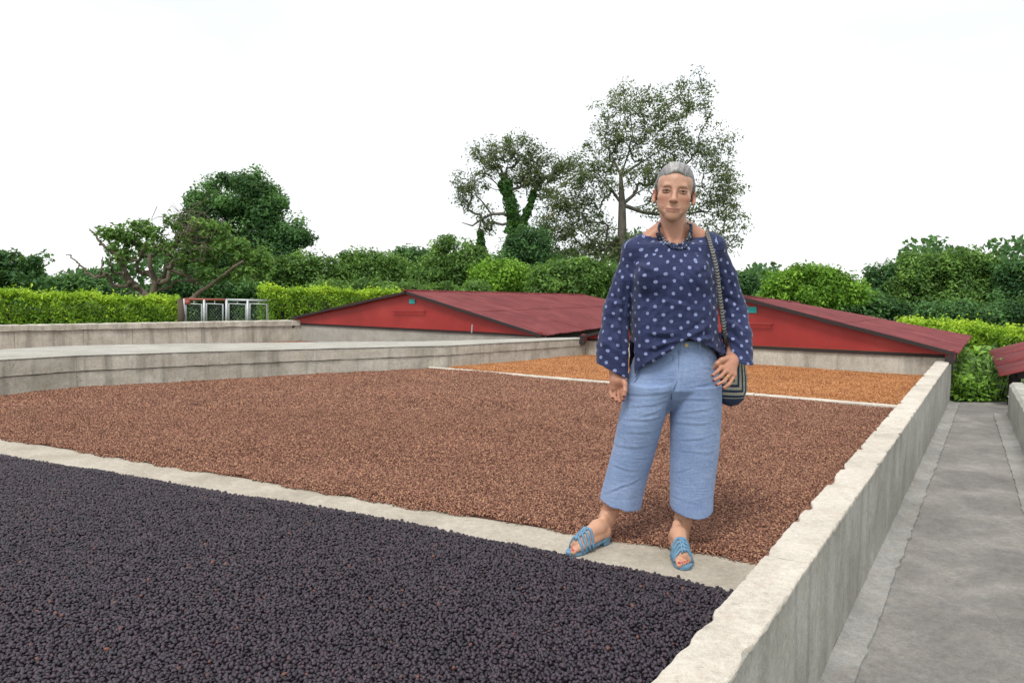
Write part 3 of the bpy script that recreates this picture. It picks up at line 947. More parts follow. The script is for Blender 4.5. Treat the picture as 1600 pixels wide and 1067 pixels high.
M['leaf_vine'] = leaf_mat('vine_leaf', [(0.0, (0.026, 0.078, 0.023)), (0.5, (0.058, 0.163, 0.039)), (1.0, (0.117, 0.260, 0.065))])

def bark(name, c0, c1, c2):
    t = NT(name)
    v = t.coord(kind='Position')
    a = t.noise(v, 2.4, 6, 0.7); b = t.noise(v, 26.0, 4, 0.7)
    c = t.ramp(a, [(0.35, c0), (0.55, c1), (0.7, c2)])
    t.col(c); t.bump(b, 0.9, 0.03)
    return t.set(Roughness=0.9)
M['bark_grey'] = bark('grey_bark', (0.075, 0.062, 0.050), (0.16, 0.145, 0.12), (0.085, 0.085, 0.045))
M['bark_moss'] = bark('mossy_bark', (0.070, 0.050, 0.032), (0.155, 0.125, 0.088), (0.075, 0.072, 0.022))
M['bark_dark'] = bark('dark_bark', (0.035, 0.028, 0.020), (0.075, 0.062, 0.045), (0.055, 0.055, 0.030))

def leaves(C, nrm, size, rng, aspect=0.5, droop=0.25, spread=1.0):
    """one small folded leaf (two triangles) at every centre, facing roughly along nrm"""
    n = len(C)
    nn = nrm + rng.normal(0, spread, (n, 3))
    nn /= np.linalg.norm(nn, axis=1)[:, None] + 1e-9
    t = rng.normal(0, 1, (n, 3)); t[:, 2] -= droop
    t -= nn * (t * nn).sum(1)[:, None]
    t /= np.linalg.norm(t, axis=1)[:, None] + 1e-9
    b = np.cross(nn, t)
    L = size * rng.uniform(0.65, 1.3, n)[:, None]
    Wd = L * aspect
    fold = nn * (Wd * 0.22)
    V = np.stack([C - t * L * 0.5, C + b * Wd * 0.5 + fold - t * L * 0.05, C + t * L * 0.5 - nn * L * 0.1, C - b * Wd * 0.5 + fold - t * L * 0.05], 1).reshape(-1, 3)
    Q = np.arange(4 * n).reshape(-1, 4)
    T = np.concatenate([Q[:, [0, 1, 2]], Q[:, [0, 2, 3]]])
    return V, T

def grow(trunk, clumps, rng, wig=0.05, seg=6, limbs=()):
    """join every clump to the nearest limb already grown; radii follow the number of twigs carried"""
    nodes = [np.asarray(p, float) for p in trunk]
    par = [-1] + list(range(len(trunk) - 1))
    ntr = len(trunk)
    for j, pts in limbs:                                  # main limbs seen in the crown
        prev = j
        for p in pts:
            nodes.append(np.asarray(p, float)); par.append(prev); prev = len(nodes) - 1
    order = np.argsort(np.linalg.norm(clumps - nodes[ntr // 2], axis=1))
    ends = []
    for ci in order:
        c = clumps[ci]
        N = np.array(nodes)
        d = np.linalg.norm(N - c, axis=1)
        # limbs rise: penalise joining to a node above the clump, and the bare lower trunk
        pen = np.clip(N[:, 2] - c[2], 0, None) * 1.2
        pen[:max(1, ntr - max(2, ntr // 2)) if not limbs else ntr] += 1.5 * d.mean()
        j = int(np.argmin(d + pen))
        a = nodes[j]; L = np.linalg.norm(c - a)
        k = max(2, min(seg, int(L / (0.12 * np.linalg.norm(N.max(0) - N.min(0)) + 1e-6)) + 2))
        prev = j
        side = rng.normal(0, 1, 3) * L * wig
        for q in range(1, k + 1):
            t = q / k
            p = a * (1 - t) + c * t + side * math.sin(math.pi * t) + np.array([0, 0, -0.10 * L * math.sin(math.pi * t)])
            p = p + rng.normal(0, 1, 3) * L * wig * 0.35 * (q < k)
            nodes.append(p); par.append(prev); prev = len(nodes) - 1
        ends.append(prev)
    cnt = np.zeros(len(nodes))
    for e in ends: cnt[e] += 1
    for i in range(len(nodes) - 1, 0, -1): cnt[par[i]] += cnt[i]
    return np.array(nodes), par, np.maximum(cnt, 1)

def limbs_mesh(nodes, par, cnt, r_base, power=0.48, rmin=0.008, ns=6):
    mb = MB()
    R = np.maximum(rmin, r_base * (cnt / cnt.max()) ** power)
    kids = {}
    for i, p in enumerate(par):
        if p >= 0: kids.setdefault(p, []).append(i)
    started = [0]
    stack = [(0, None)]
    while stack:
        i, prev = stack.pop()
        chain = [] if prev is None else [prev]
        j = i
        while True:
            chain.append(j)
            ks = kids.get(j, [])
            if not ks: break
            ks = sorted(ks, key=lambda q: -cnt[q])
            for o in ks[1:]: stack.append((o, j))
            j = ks[0]
        if len(chain) < 2: continue
        rr_ = R[chain].copy()
        if prev is not None: rr_[0] = rr_[1] * 1.15
        mb.tube(nodes[chain], rr_, ns if rr_[0] > 0.03 else 4, cap=False)
    return mb

def px_blob(D, b):
    """(px, py, rx, ry[, depth shift]) of the crown in the frame -> centre and radii in metres"""
    c = ond(b[0], b[1], D + (b[4] if len(b) > 4 else 0))
    k = D / F
    return c, np.array([b[2] * k, 0.75 * (b[2] + b[3]) / 2 * k * 1.1, b[3] * k])

def tree(name, label, D, trunk_px, blobs, n_clump, per, leaf, clump_r, mat, bark_m, r_base, seed, group=None, shell=0.5, wig=0.06, tint=(0.5, 0.22), aspect=0.5, cat='tree', gappy=0.0, power=0.48, extra_bare=None, flat=0.8, spread=1.0, rmin=0.008, limbs=()):
    rng = np.random.default_rng(seed)
    trunk = []
    for i, q in enumerate(trunk_px):
        p = ond(q[0], q[1], D + (q[2] if len(q) > 2 else 0))
        trunk.append(p)
    trunk[0][2] = ZP - 0.1
    base = trunk[0].copy()
    vol = []
    BL = [px_blob(D, b) for b in blobs]
    w = np.array([r.prod() ** 0.72 for c, r in BL]); w /= w.sum()
    C = []
    for (c, r), q in zip(BL, w):
        k = max(2, int(round(n_clump * q)))
        v = rng.normal(0, 1, (k, 3)); v /= np.linalg.norm(v, axis=1)[:, None]
        rad = rng.uniform(shell, 1.0, k) ** 0.6
        C.append(c + v * r * rad[:, None] * 0.95)
    C = np.concatenate(C)
    out = rng.random(len(C)) < 0.10                       # sprays that stand out of the mass
    mid_c = C.mean(0)
    C[out] += (C[out] - mid_c) * rng.uniform(0.02, 0.09, (out.sum(), 1)) + np.c_[np.zeros((out.sum(), 2)), rng.uniform(0, 0.005 * D, out.sum())]
    if gappy: C = C[rng.random(len(C)) > gappy]
    C[:, 2] = np.maximum(C[:, 2], ZP + 0.25)
    LB = []
    for j, pts in limbs:
        ln = len(pts); z0 = rng.uniform(-0.05, 0.05) * D * 0.5
        LB.append((j, [ond(x, y, D + z0 * (q + 1) / ln) for q, (x, y) in enumerate(pts)]))
    nodes, par, cnt = grow(trunk, C, rng, wig, limbs=LB)
    t = thing(name, label, cat, group, tuple(base))
    keep(limbs_mesh(nodes, par, cnt, r_base, power, rmin).build('trunk', bark_m, None, True), t)
    # leaves in every clump
    k = rng.integers(int(per * 0.6), int(per * 1.4) + 1, len(C))
    idx = np.repeat(np.arange(len(C)), k)
    v = rng.normal(0, 1, (len(idx), 3)); v /= np.linalg.norm(v, axis=1)[:, None]
    rad = rng.random(len(idx)) ** 0.5
    cr = clump_r * rng.uniform(0.6, 1.3, len(C))[idx][:, None]
    P = C[idx] + v * rad[:, None] * cr * np.array([1, 1, flat])
    up = v * 0.6 + np.array([0, 0, 0.7])
    V, T = leaves(P, up, leaf, rng, aspect, spread=spread * 0.55)
    ct = rng.normal(0, tint[1], len(C))[idx]
    ti = np.clip(tint[0] + ct + rng.normal(0, tint[1] * 0.55, len(idx)), 0, 1)
    keep(mesh_np('crown', V, T, mat, None, False, {'tint': np.repeat(ti, 4)}), t)
    return t, nodes, C

# big sparse tree behind the woman
tree('tall_tree', 'tallest tree, thin airy olive crown rising behind the woman', 42.0,
     [(968, 470), (970, 420), (972, 370), (972, 320), (970, 275), (982, 240)],
     [(1068, 160, 52, 42), (985, 170, 62, 40), (955, 215, 40, 40), (1025, 215, 75, 50), (1105, 235, 48, 50), (1128, 290, 36, 52), (930, 270, 55, 48), (885, 300, 45, 48), (1010, 275, 70, 40), (1132, 345, 38, 40), (1145, 300, 20, 30), (910, 360, 62, 45), (1080, 380, 75, 35), (860, 345, 28, 38), (865, 372, 34, 30), (935, 392, 55, 24), (905, 320, 50, 36), (980, 385, 85, 30), (1060, 320, 70, 40), (880, 400, 40, 20)],
     980, 31, 0.180, 0.54, M['leaf_olive'], M['bark_grey'], 0.27, 11, shell=0.05, wig=0.10, tint=(0.52, 0.24), gappy=0.0, aspect=0.45, power=0.56, rmin=0.015,
     limbs=[(2, [(952, 384), (928, 380), (902, 356), (880, 345), (862, 340)]), (2, [(945, 392), (910, 400), (880, 404)]), (2, [(1000, 378), (1040, 382), (1080, 378), (1110, 372)]), (3, [(955, 296), (938, 276), (925, 258), (900, 290)]),
            (3, [(990, 305), (1015, 290), (1045, 272), (1075, 262)]), (3, [(1005, 332), (1050, 338), (1100, 330), (1130, 335)]), (4, [(958, 248), (946, 218), (950, 190), (965, 168)]), (5, [(1000, 215), (1022, 190), (1045, 165), (1065, 145)]), (5, [(988, 210), (985, 180)]), (4, [(1000, 255), (1040, 230), (1080, 225), (1110, 235)])])
# tree wrapped in ivy, left of it
iv, iv_nodes, _ = tree('ivy_tree', 'slim tree with ivy covered forked trunk and a long bare side limb', 38.0,
     [(803, 470), (803, 430), (805, 385), (803, 345), (797, 310), (790, 285)],
     [(795, 232, 42, 32), (762, 262, 28, 35), (730, 290, 26, 30), (828, 250, 26, 30), (845, 280, 36, 35), (880, 262, 30, 30), (812, 280, 40, 26), (745, 235, 14, 14), (760, 345, 22, 22), (725, 318, 14, 18)],
     320, 27, 0.165, 0.46, M['leaf_olive'], M['bark_grey'], 0.18, 12, shell=0.05, wig=0.12, tint=(0.48, 0.22), gappy=0.0, aspect=0.42, power=0.5, rmin=0.014,
     limbs=[(3, [(817, 345), (828, 322), (834, 300), (845, 282), (868, 268)]), (4, [(788, 298), (770, 282), (750, 270), (735, 280)]), (5, [(792, 262), (800, 240)]), (5, [(782, 262), (765, 245)])])
def ivy_sleeve(parent, pts, D, r0, r1, n, seed, name='ivy'):
    rng = np.random.default_rng(seed)
    P = np.array([ond(x, y, D) for x, y in pts]); s = np.linspace(0, 1, len(P))
    t = rng.random(n); C = np.stack([np.interp(t, s, P[:, k]) for k in range(3)], 1)
    v = rng.normal(0, 1, (n, 3)); v /= np.linalg.norm(v, axis=1)[:, None]
    lump = 1 + 0.45 * np.sin(t * 31 + seed) * np.sin(t * 13 + 1)
    C = C + v * ((r0 + (r1 - r0) * t) * lump * rng.uniform(0.6, 1.05, n))[:, None]
    V, T = leaves(C, v, 0.22, rng, 0.7, 0.8, 0.6)
    keep(mesh_np(name, V, T, M['leaf_vine'], None, False, {'tint': np.repeat(np.clip(rng.normal(0.5, 0.24, n), 0, 1), 4)}), parent)
ivy_sleeve(iv, [(803, 400), (805, 360), (802, 335), (794, 305), (788, 285)], 37.9, 0.40, 0.27, 2600, 3)
ivy_sleeve(iv, [(806, 372), (818, 345), (828, 322), (834, 300)], 37.9, 0.27, 0.12, 1000, 4)
ivy_sleeve(iv, [(752, 400), (752, 378), (750, 360)], 37.9, 0.26, 0.10, 500, 5)
mb = MB()
mb.tube([ond(x, y, 37.9) for x, y in ((802, 342), (786, 334), (768, 335), (752, 343), (738, 353), (722, 348))], [0.10, 0.085, 0.07, 0.06, 0.045, 0.02], 6)
mb.tube([ond(x, y, 37.9) for x, y in ((752, 343), (748, 360), (754, 380), (752, 412))], [0.05, 0.05, 0.06, 0.07], 6)
mb.tube([ond(x, y, 37.9) for x, y in ((768, 335), (756, 318), (744, 305), (732, 296))], [0.05, 0.04, 0.03, 0.015], 5)
keep(mb.build('side_limb', M['bark_grey'], None, True), iv)

# big dense tree on the left
tree('dense_tree', 'tall dense dark green tree rising behind the gnarled tree', 34.0,
     [(385, 480), (385, 440), (382, 400), (380, 370)],
     [(372, 308, 66, 38), (335, 330, 48, 34), (415, 320, 40, 40), (440, 365, 42, 36), (370, 360, 70, 40), (310, 362, 34, 26), (430, 405, 40, 34), (395, 400, 60, 34), (462, 385, 26, 22), (350, 400, 40, 30), (300, 345, 22, 18), (395, 285, 30, 14)],
     270, 165, 0.175, 0.56, M['leaf_dark'], M['bark_dark'], 0.35, 13, shell=0.40, tint=(0.50, 0.30), gappy=0.0, rmin=0.016)
# gnarled, half bare tree
tree('gnarled_tree', 'gnarled half bare tree with twisted mossy limbs behind the left hedge', 24.0,
     [(240, 500), (238, 470), (240, 455), (243, 440)],
     [(195, 372, 42, 20), (225, 360, 28, 20), (165, 365, 22, 14), (240, 385, 24, 22), (320, 360, 38, 18), (345, 385, 44, 26), (385, 395, 34, 22), (300, 395, 40, 30), (350, 425, 48, 24), (275, 350, 16, 12), (190, 395, 26, 14), (400, 420, 25, 22)],
     230, 30, 0.15, 0.24, M['leaf_mid'], M['bark_moss'], 0.11, 14, shell=0.05, wig=0.20, tint=(0.46, 0.24), power=0.5, rmin=0.013)
gn = bpy.data.objects['gnarled_tree']
mb = MB()
rg_ = np.random.default_rng(5)
def twist(pts, r0, r1, D=24.0, amp=0.10):
    P = np.array([ond(x, y, D + 0.3 * math.sin(i)) for i, (x, y) in enumerate(pts)])
    s = np.linspace(0, 1, len(P)); t = np.linspace(0, 1, len(P) * 4)
    Q = np.stack([np.interp(t, s, P[:, k]) for k in range(3)], 1)
    for _ in range(2): Q[1:-1] = (Q[:-2] + 2 * Q[1:-1] + Q[2:]) / 4
    Q[1:-1] += rg_.normal(0, amp * 0.3, Q[1:-1].shape)
    mb.tube(Q, np.linspace(r0, r1, len(Q)), 7)
twist([(238, 470), (222, 455), (205, 440), (196, 420), (188, 402), (170, 392), (158, 380), (150, 365), (140, 358)], 0.105, 0.02)
twist([(205, 440), (190, 448), (175, 446), (168, 430), (160, 432), (150, 434), (132, 425), (122, 412), (112, 400), (103, 398)], 0.07, 0.012)
twist([(150, 434), (158, 422), (162, 410), (160, 402)], 0.035, 0.012)
twist([(215, 448), (205, 450), (190, 425), (178, 428), (172, 415), (180, 400)], 0.07, 0.025)
twist([(240, 455), (250, 440), (262, 420), (266, 400), (275, 380), (290, 362), (300, 345)], 0.08, 0.02)
twist([(250, 440), (232, 428), (215, 425), (212, 410), (222, 398), (228, 380)], 0.09, 0.02)
twist([(262, 420), (280, 410), (300, 400), (318, 380), (330, 362)], 0.09, 0.02)
twist([(266, 400), (258, 385), (250, 370), (258, 355)], 0.06, 0.015)
twist([(298, 470), (305, 462), (325, 448), (345, 433), (362, 420), (380, 408)], 0.09, 0.04, 23.6, 0.04)
twist([(235, 465), (270, 440), (300, 440), (318, 446)], 0.05, 0.02)
keep(mb.build('bare_limbs', M['bark_moss'], None, True), gn)
# tangle of dead twigs in its middle
mb = MB()
for _ in range(170):
    c = ond(rg_.normal(292, 22), rg_.normal(368, 20), 24 + rg_.uniform(-0.8, 0.8))
    d = rg_.normal(0, 1, 3); d /= np.linalg.norm(d)
    L = rg_.uniform(0.25, 0.8)
    m_ = c + d * L * 0.5 + rg_.normal(0, 0.08, 3)
    mb.tube([c, m_, c + d * L + [0, 0, rg_.uniform(-0.15, 0.15)]], [0.013, 0.010, 0.006], 4, False)
keep(mb.build('dead_twigs', M['bark_moss'], None), gn)

# far left small tree
tree('young_tree', 'small leafy tree at the left edge above the hedge', 27.0, [(8, 500), (6, 460), (8, 430)],
     [(10, 408, 26, 16), (48, 405, 20, 12), (25, 430, 46, 22), (-20, 425, 40, 34), (60, 440, 25, 14)], 70, 60, 0.20, 0.34, M['leaf_dark'], M['bark_dark'], 0.10, 15, shell=0.1, tint=(0.45, 0.22), rmin=0.012)

# row of bushy trees beyond the hedges
rows = [
    ('low dark bush between the left edge tree and the gnarled tree', 40, (115, 455), [(95, 446, 30, 12), (140, 448, 36, 14)], 'leaf_dark', 45),
    ('dark bushy tree right behind the metal gate', 29, (330, 500), [(300, 440, 50, 22), (350, 452, 60, 24), (270, 458, 40, 18), (295, 482, 34, 18), (345, 484, 46, 17), (400, 484, 36, 17)], 'leaf_dark', 170),
    ('round dark green tree right of the gate', 30, (440, 480), [(440, 430, 46, 24), (475, 415, 38, 22), (420, 452, 50, 24), (480, 448, 46, 24)], 'leaf_mid', 130),
    ('mid green bushy tree above the second hedge', 31, (560, 480), [(545, 420, 34, 22), (575, 408, 30, 16), (600, 420, 40, 24), (560, 445, 60, 28), (530, 440, 40, 22)], 'leaf_mid', 150),
    ('dark leafy tree just left of the left roof ridge', 33, (640, 480), [(632, 408, 30, 18), (655, 420, 40, 26), (630, 440, 60, 26), (670, 445, 40, 22)], 'leaf_dark', 135),
    ('broad olive green tree above the left roof ridge', 30, (715, 480), [(700, 395, 30, 20), (725, 408, 40, 30), (690, 425, 44, 28), (740, 432, 48, 28), (710, 448, 60, 22)], 'leaf_mid', 175),
    ('dark clump of foliage below the ivy tree', 35, (815, 480), [(825, 378, 32, 22), (820, 400, 38, 20), (800, 420, 40, 18), (850, 410, 24, 18)], 'leaf_dark', 95),
    ('bright green shrubby tree below the ivy tree', 28, (800, 490), [(790, 428, 40, 20), (770, 445, 36, 18), (815, 440, 40, 20), (760, 428, 26, 16)], 'leaf_bright', 100),
    ('green bushy tree left of the woman behind the roof', 27, (890, 490), [(870, 430, 46, 20), (915, 428, 48, 20), (890, 448, 70, 20), (950, 440, 36, 20)], 'leaf_mid', 140),
    ('green bushy tree hidden largely behind the woman', 27, (1030, 490), [(990, 432, 50, 20), (1040, 440, 60, 22), (1090, 440, 40, 20)], 'leaf_mid', 100),
    ('small dark tree right beside the woman sleeve', 34, (1160, 480), [(1160, 445, 28, 17), (1175, 458, 20, 14), (1140, 452, 26, 16)], 'leaf_dark', 60),
    ('bright yellow green tree behind the right roof', 26, (1262, 500), [(1250, 432, 36, 18), (1222, 445, 32, 18), (1290, 440, 36, 18), (1325, 458, 32, 18), (1265, 462, 66, 20), (1205, 462, 22, 16)], 'leaf_bright', 175),
    ('dark tree right of the bright green tree', 30, (1390, 500), [(1385, 432, 28, 20), (1400, 455, 44, 26), (1370, 470, 24, 18), (1440, 470, 40, 20)], 'leaf_dark', 115),
    ('tallest dark tree in the row on the right', 29, (1450, 510), [(1435, 412, 28, 18), (1460, 425, 44, 28), (1430, 445, 40, 24), (1480, 455, 48, 28)], 'leaf_mid', 150),
    ('olive green tree second from the right edge', 28, (1525, 510), [(1505, 412, 32, 20), (1530, 430, 38, 28), (1550, 415, 24, 14), (1510, 465, 46, 30), (1555, 455, 32, 28)], 'leaf_mid', 165),
    ('dark tree cut by the right edge of the picture', 27, (1600, 510), [(1590, 425, 30, 20), (1620, 430, 50, 34), (1590, 465, 40, 28), (1640, 470, 60, 30)], 'leaf_dark', 150),
    ('low dark shrub under the trees at the right edge', 24, (1560, 520), [(1530, 488, 44, 14), (1580, 486, 40, 16), (1470, 486, 46, 14), (1620, 490, 40, 16)], 'leaf_dark', 120),
    ('low dark shrub behind the bright green tree trunk', 28, (1340, 500), [(1345, 470, 36, 14), (1300, 478, 40, 10), (1380, 482, 40, 12)], 'leaf_dark', 80),
    ('low mid green shrub line above the left roof', 26, (660, 480), [(640, 458, 50, 14), (720, 458, 50, 14), (580, 455, 50, 14), (520, 455, 40, 14)], 'leaf_mid', 120),
]
for i, (lab, D, tb, bl, mt, nc) in enumerate(rows):
    tree('bushy_tree', lab, D, [(tb[0], tb[1]), (tb[0] + 3, tb[1] - 25), (bl[0][0], min(bl[0][1] + 18, tb[1] - 32))], bl, nc, 112, 0.0053 * D, 0.0150 * D, M[mt],
         M['bark_dark'], 0.12, 100 + i, 'row of trees beyond the hedges', shell=0.35, tint=(0.47 + 0.06 * math.sin(i * 2.1), 0.26), rmin=0.012)

# far wooded skyline, one mass
rng = np.random.default_rng(77)
n = 26000
x = rng.uniform(-62, 70, n); hgt = 3.0 + 1.6 * np.sin(x * 0.21) + 1.1 * np.sin(x * 0.63 + 1) + 0.6 * np.sin(x * 1.7)
y = 56 + rng.uniform(-3, 3, n) + 2 * np.sin(x * 0.4)
z = ZP + np.clip(hgt, 0.5, 9) * rng.random(n) ** 0.6
V, T = leaves(np.c_[x, y, z], np.tile([0, -0.5, 0.7], (n, 1)), 0.55, rng, 0.6)
tag(mesh_np('far_wood', V, T, M['leaf_dark'], None, False, {'tint': np.repeat(np.clip(rng.normal(0.45, 0.2, n), 0, 1), 4)}), 'far off mass of dark trees along the horizon', 'wood', kind='stuff')

# ------------------------------------------------------------------ clipped hedges
def hedge(label, A, B, thick, top, seed, n, leaf=0.075, bottom=ZP, taper=0.0):
    rng = np.random.default_rng(seed)
    A, B = np.asarray(A)[:2], np.asarray(B)[:2]
    d = B - A; L = np.linalg.norm(d); d /= L; nn = np.array([-d[1], d[0]])
    t = thing('clipped_hedge', label, 'hedge', 'clipped hedges round the yard', (*A, ZP))
    # leafy skin: front, back, top, ends
    zt = lambda s: top[0] + (top[1] - top[0]) * s / L
    areas = np.array([L * 1.5, L * 0.5, L * thick * 1.6, thick * 2.6, thick * 2.6]); areas /= areas.sum()
    Cs, Ns, tt = [], [], []
    for f, a in enumerate(areas):
        k = int(n * a)
        s = rng.random(k) * L; u = rng.random(k); z = rng.random(k)
        if f == 3: s = s * 0
        if f == 4: s = s * 0 + L
        H = zt(s) - bottom
        if f == 0: P = (s, np.zeros(k), z); N = (0, -1, 0.25)
        elif f == 1: P = (s, np.ones(k), z); N = (0, 1, 0.25)
        elif f == 2: P = (s, u, np.ones(k)); N = (0, 0, 1)
        elif f == 3: P = (np.zeros(k), u, z); N = (-1, 0, 0.25)
        else: P = (np.full(k, L), u, z); N = (1, 0, 0.25)
        s_, u_2, z_ = P
        # rounded shoulders and lumpy growth
        lump = 0.05 * np.sin(s_ * 3.7 + seed) + 0.04 * np.sin(s_ * 9.1 + z_ * 6) + 0.03 * np.sin(s_ * 17 + u_2 * 9)
        shoulder = 0.16 * np.clip((z_ - 0.8) / 0.2, 0, 1) ** 2
        lat = np.where(u_2 < 0.5, u_2 * thick + (shoulder - lump) * (u_2 < 0.05), u_2 * thick - (shoulder - lump) * (u_2 > 0.95))
        zz = bottom + z_ * H + (lump * 0.7 + rng.gamma(1.2, 0.028, k) - 0.10 * np.clip(np.abs(u_2 - 0.5) * 2 - 0.6, 0, 1)) * (z_ > 0.93)
        dep = rng.exponential(0.045, k)
        base = A + d * s_[:, None] + nn * lat[:, None]
        off = d * N[0] + nn * N[1]
        base = base - off * dep[:, None]
        zz = zz - dep * (N[2] > 0.5)
        C = np.c_[base, zz]
        Cs.append(C); Ns.append(np.tile([*off, N[2]], (k, 1)))
        young = np.clip((C[:, 2] - (bottom + H) + 0.22) / 0.25, 0, 1)          # fresh shoots since the last clipping
        tt.append(np.clip(0.47 + 0.34 * young + rng.normal(0, 0.17, k) + 0.10 * np.sin(s_ * 5 + z_ * 7), 0, 1))
    C = np.concatenate(Cs); N = np.concatenate(Ns); ti = np.concatenate(tt)
    V, T = leaves(C, N, leaf, rng, 0.55, 0.0, 0.7)
    keep(mesh_np('foliage', V, T, M['leaf_hedge'], None, False, {'tint': np.repeat(ti, 4)}), t)
    # the thicket of twigs inside
    mb = MB()
    for k in range(int(L * 16)):
        s = rng.random() * L; u = 0.25 + rng.random() * 0.5
        a = A + d * s + nn * u * thick; h = (zt(s) - bottom) * rng.uniform(0.7, 0.95)
        b = a + rng.normal(0, 0.12, 2)
        mb.tube([(a[0], a[1], bottom), (*(a + b) / 2 + rng.normal(0, 0.04, 2), bottom + h * 0.5), (b[0], b[1], bottom + h)], [0.022, 0.016, 0.006], 4, False)
    keep(mb.build('stems', M['bark_dark'], None), t)['kind'] = 'stuff'
    V, Q, T = strip_block(A + d * 0.25, B - d * 0.25, 0.2, thick - 0.2, bottom, min(top) - 0.25, step=0.2, bev=0.1, amp=0.08, scale=3.0, seed=seed, nside=4)
    keep(mesh_np('inner_growth', V, [Q, T], M['bark_dark']), t)
    return t
hedge('bright green clipped hedge at the left, left of the gate', ond(-160, 500, 16.2), ond(279, 500, 18.2), 0.9, (1.06, 0.72), 1, 27000, 0.085)
hedge('bright green clipped hedge between the gate and the left roof', ond(424, 500, 18.4), ond(655, 500, 21.0), 1.0, (1.02, 0.86), 2, 17000, 0.085)
hedge('bright green clipped hedge at the right behind the path end', ond(1395, 520, 17.0), ond(1760, 520, 12.6), 0.9, (0.29, 0.19), 3, 24000, 0.075)

# ------------------------------------------------------------------ gate between the hedges
gA, gB = ond(287, 500, 18.0), ond(420, 500, 18.6)
g = thing('metal_gate', 'galvanised pipe and chain link gate between two hedges', 'gate', loc=(gA[0], gA[1], ZP))
gp = lambda px, py: onplane(px, py, gA, gB)
def gbar(name, pts, r, mat, n=7):
    mb = MB(); mb.tube([gp(*q) for q in pts], r, n)
    return keep(mb.build(name, mat, None, True), g)
ybot = 512
gbar('gate_post', [(287.5, 467), (287.5, 520)], 0.035, M['galv'])
gbar('gate_post', [(319, 468), (319, 520)], 0.032, M['galv'])
gbar('gate_post', [(354, 468), (354, 520)], 0.035, M['galv'])
gbar('gate_post', [(387, 469), (387, 520)], 0.035, M['galv'])
gbar('gate_post', [(420, 470), (420, 520)], 0.028, M['galv'])
gbar('top_rail', [(286, 467.5), (353, 468.5)], 0.028, M['rust_red'])
gbar('top_rail', [(353, 468.5), (421, 470)], 0.030, M['galv'])
for (x0, x1) in ((291, 315), (323, 348), (358, 384), (391, 417)):
    f = gbar('gate_leaf', [(x0, 516), (x0, 474.5), (x1, 475.5), (x1, 516)], 0.024, M['galv'])
    mb = MB(); mb.tube([gp((x0 + x1) / 2, 469), gp((x0 + x1) / 2, 475)], 0.012, 5)
    for k in range(-7, 7):                       # chain link mesh
        for s in (1, -1):
            a = x0 + (k + 0.5) * 4.6; pts = []
            for q in np.linspace(0, 1, 8):
                xx = a + s * q * 30 + (15 if s < 0 else -15) + 8; yy = 476 + q * 40
                if x0 < xx < x1: pts.append(gp(xx, yy))
            if len(pts) > 1: mb.tube(pts, 0.0017, 3, False)
    o = mb.build('chain_link', M['galv'], None); o.parent = f
gbar('hinge_plate', [(293, 469), (293, 476)], 0.06, M['rust_red'])
mb = MB(); a = gp(281, 520); b = gp(282, 467)
mb.tube([a, lerp(a, b, 0.5) + [0.03, 0, 0], b], [0.10, 0.085, 0.075], 8)
tag(mb.build('wooden_post', M['wood_post'], None, True), 'old wooden post at the left side of the metal gate', 'post')

# ------------------------------------------------------------------ weeds at the end of the path
def weed(label, base, h, n, leaf, seed, mat, spread=0.35, aspect=0.5, cat='plant'):
    rng = np.random.default_rng(seed)
    t = thing('leafy_weed', label, cat, 'weeds at the end of the path', (base[0], base[1], ZP))
    mb = MB(); Cs, Ns = [], []
    for k in range(max(4, n // 22)):
        a = rng.uniform(0, 6.28); r = spread * rng.uniform(0.2, 1)
        tip = np.array([base[0] + r * math.cos(a), base[1] + r * math.sin(a), ZP + h * rng.uniform(0.6, 1.05)])
        root = np.array([base[0] + 0.25 * r * math.cos(a), base[1] + 0.25 * r * math.sin(a), ZP - 0.03])
        mid = (root + tip) / 2 + [0, 0, 0.06]
        mb.tube([root, mid, tip], [0.008, 0.006, 0.003], 4, False)
        q = rng.random(22)
        C = root * (1 - q[:, None]) + tip * q[:, None] + rng.normal(0, 0.07, (22, 3)) + [0, 0, 0.03]
        Cs.append(C)
    C = np.concatenate(Cs); C[:, 2] = np.maximum(C[:, 2], ZP + 0.015)
    V, T = leaves(C, np.tile([0, -0.35, 0.9], (len(C), 1)), leaf, rng, aspect, 0.2, 0.5)
    keep(mb.build('stems', M['leaf_vine'], None), t)['kind'] = 'stuff'
    keep(mesh_np('foliage', V, T, M[mat], None, False, {'tint': np.repeat(np.clip(rng.normal(0.5, 0.25, len(C)), 0, 1), 4)}), t)
wl_ = [((1498, 600), 9.75, 0.45, 'leafy green weed against the end of the near wall', 'leaf_bright', 0.085),
       ((1512, 590), 10.3, 0.58, 'taller green weed just right of the right roof corner', 'leaf_mid', 0.09),
       ((1530, 600), 9.9, 0.45, 'low bright weed in the middle of the path end', 'leaf_mid', 0.08),
       ((1548, 590), 10.5, 0.50, 'broad leaved green weed under the roof corner at right', 'leaf_mid', 0.11),
       ((1560, 605), 9.8, 0.42, 'low dark green weed beside the side wall end', 'leaf_mid', 0.085),
       ((1520, 580), 11.6, 0.55, 'dark weed in front of the right hedge', 'leaf_mid', 0.09),
       ((1540, 575), 12.0, 0.52, 'pale green weed with large leaves before the right hedge', 'leaf_mid', 0.13),
       ((1500, 575), 12.2, 0.5, 'dark weed hugging the back of the right roof', 'leaf_mid', 0.09),
       ((1514, 618), 9.55, 0.26, 'small weed creeping over the end of the path', 'leaf_bright', 0.06),
       ((1545, 620), 9.5, 0.24, 'small creeping weed at the right of the path end', 'leaf_bright', 0.06)]
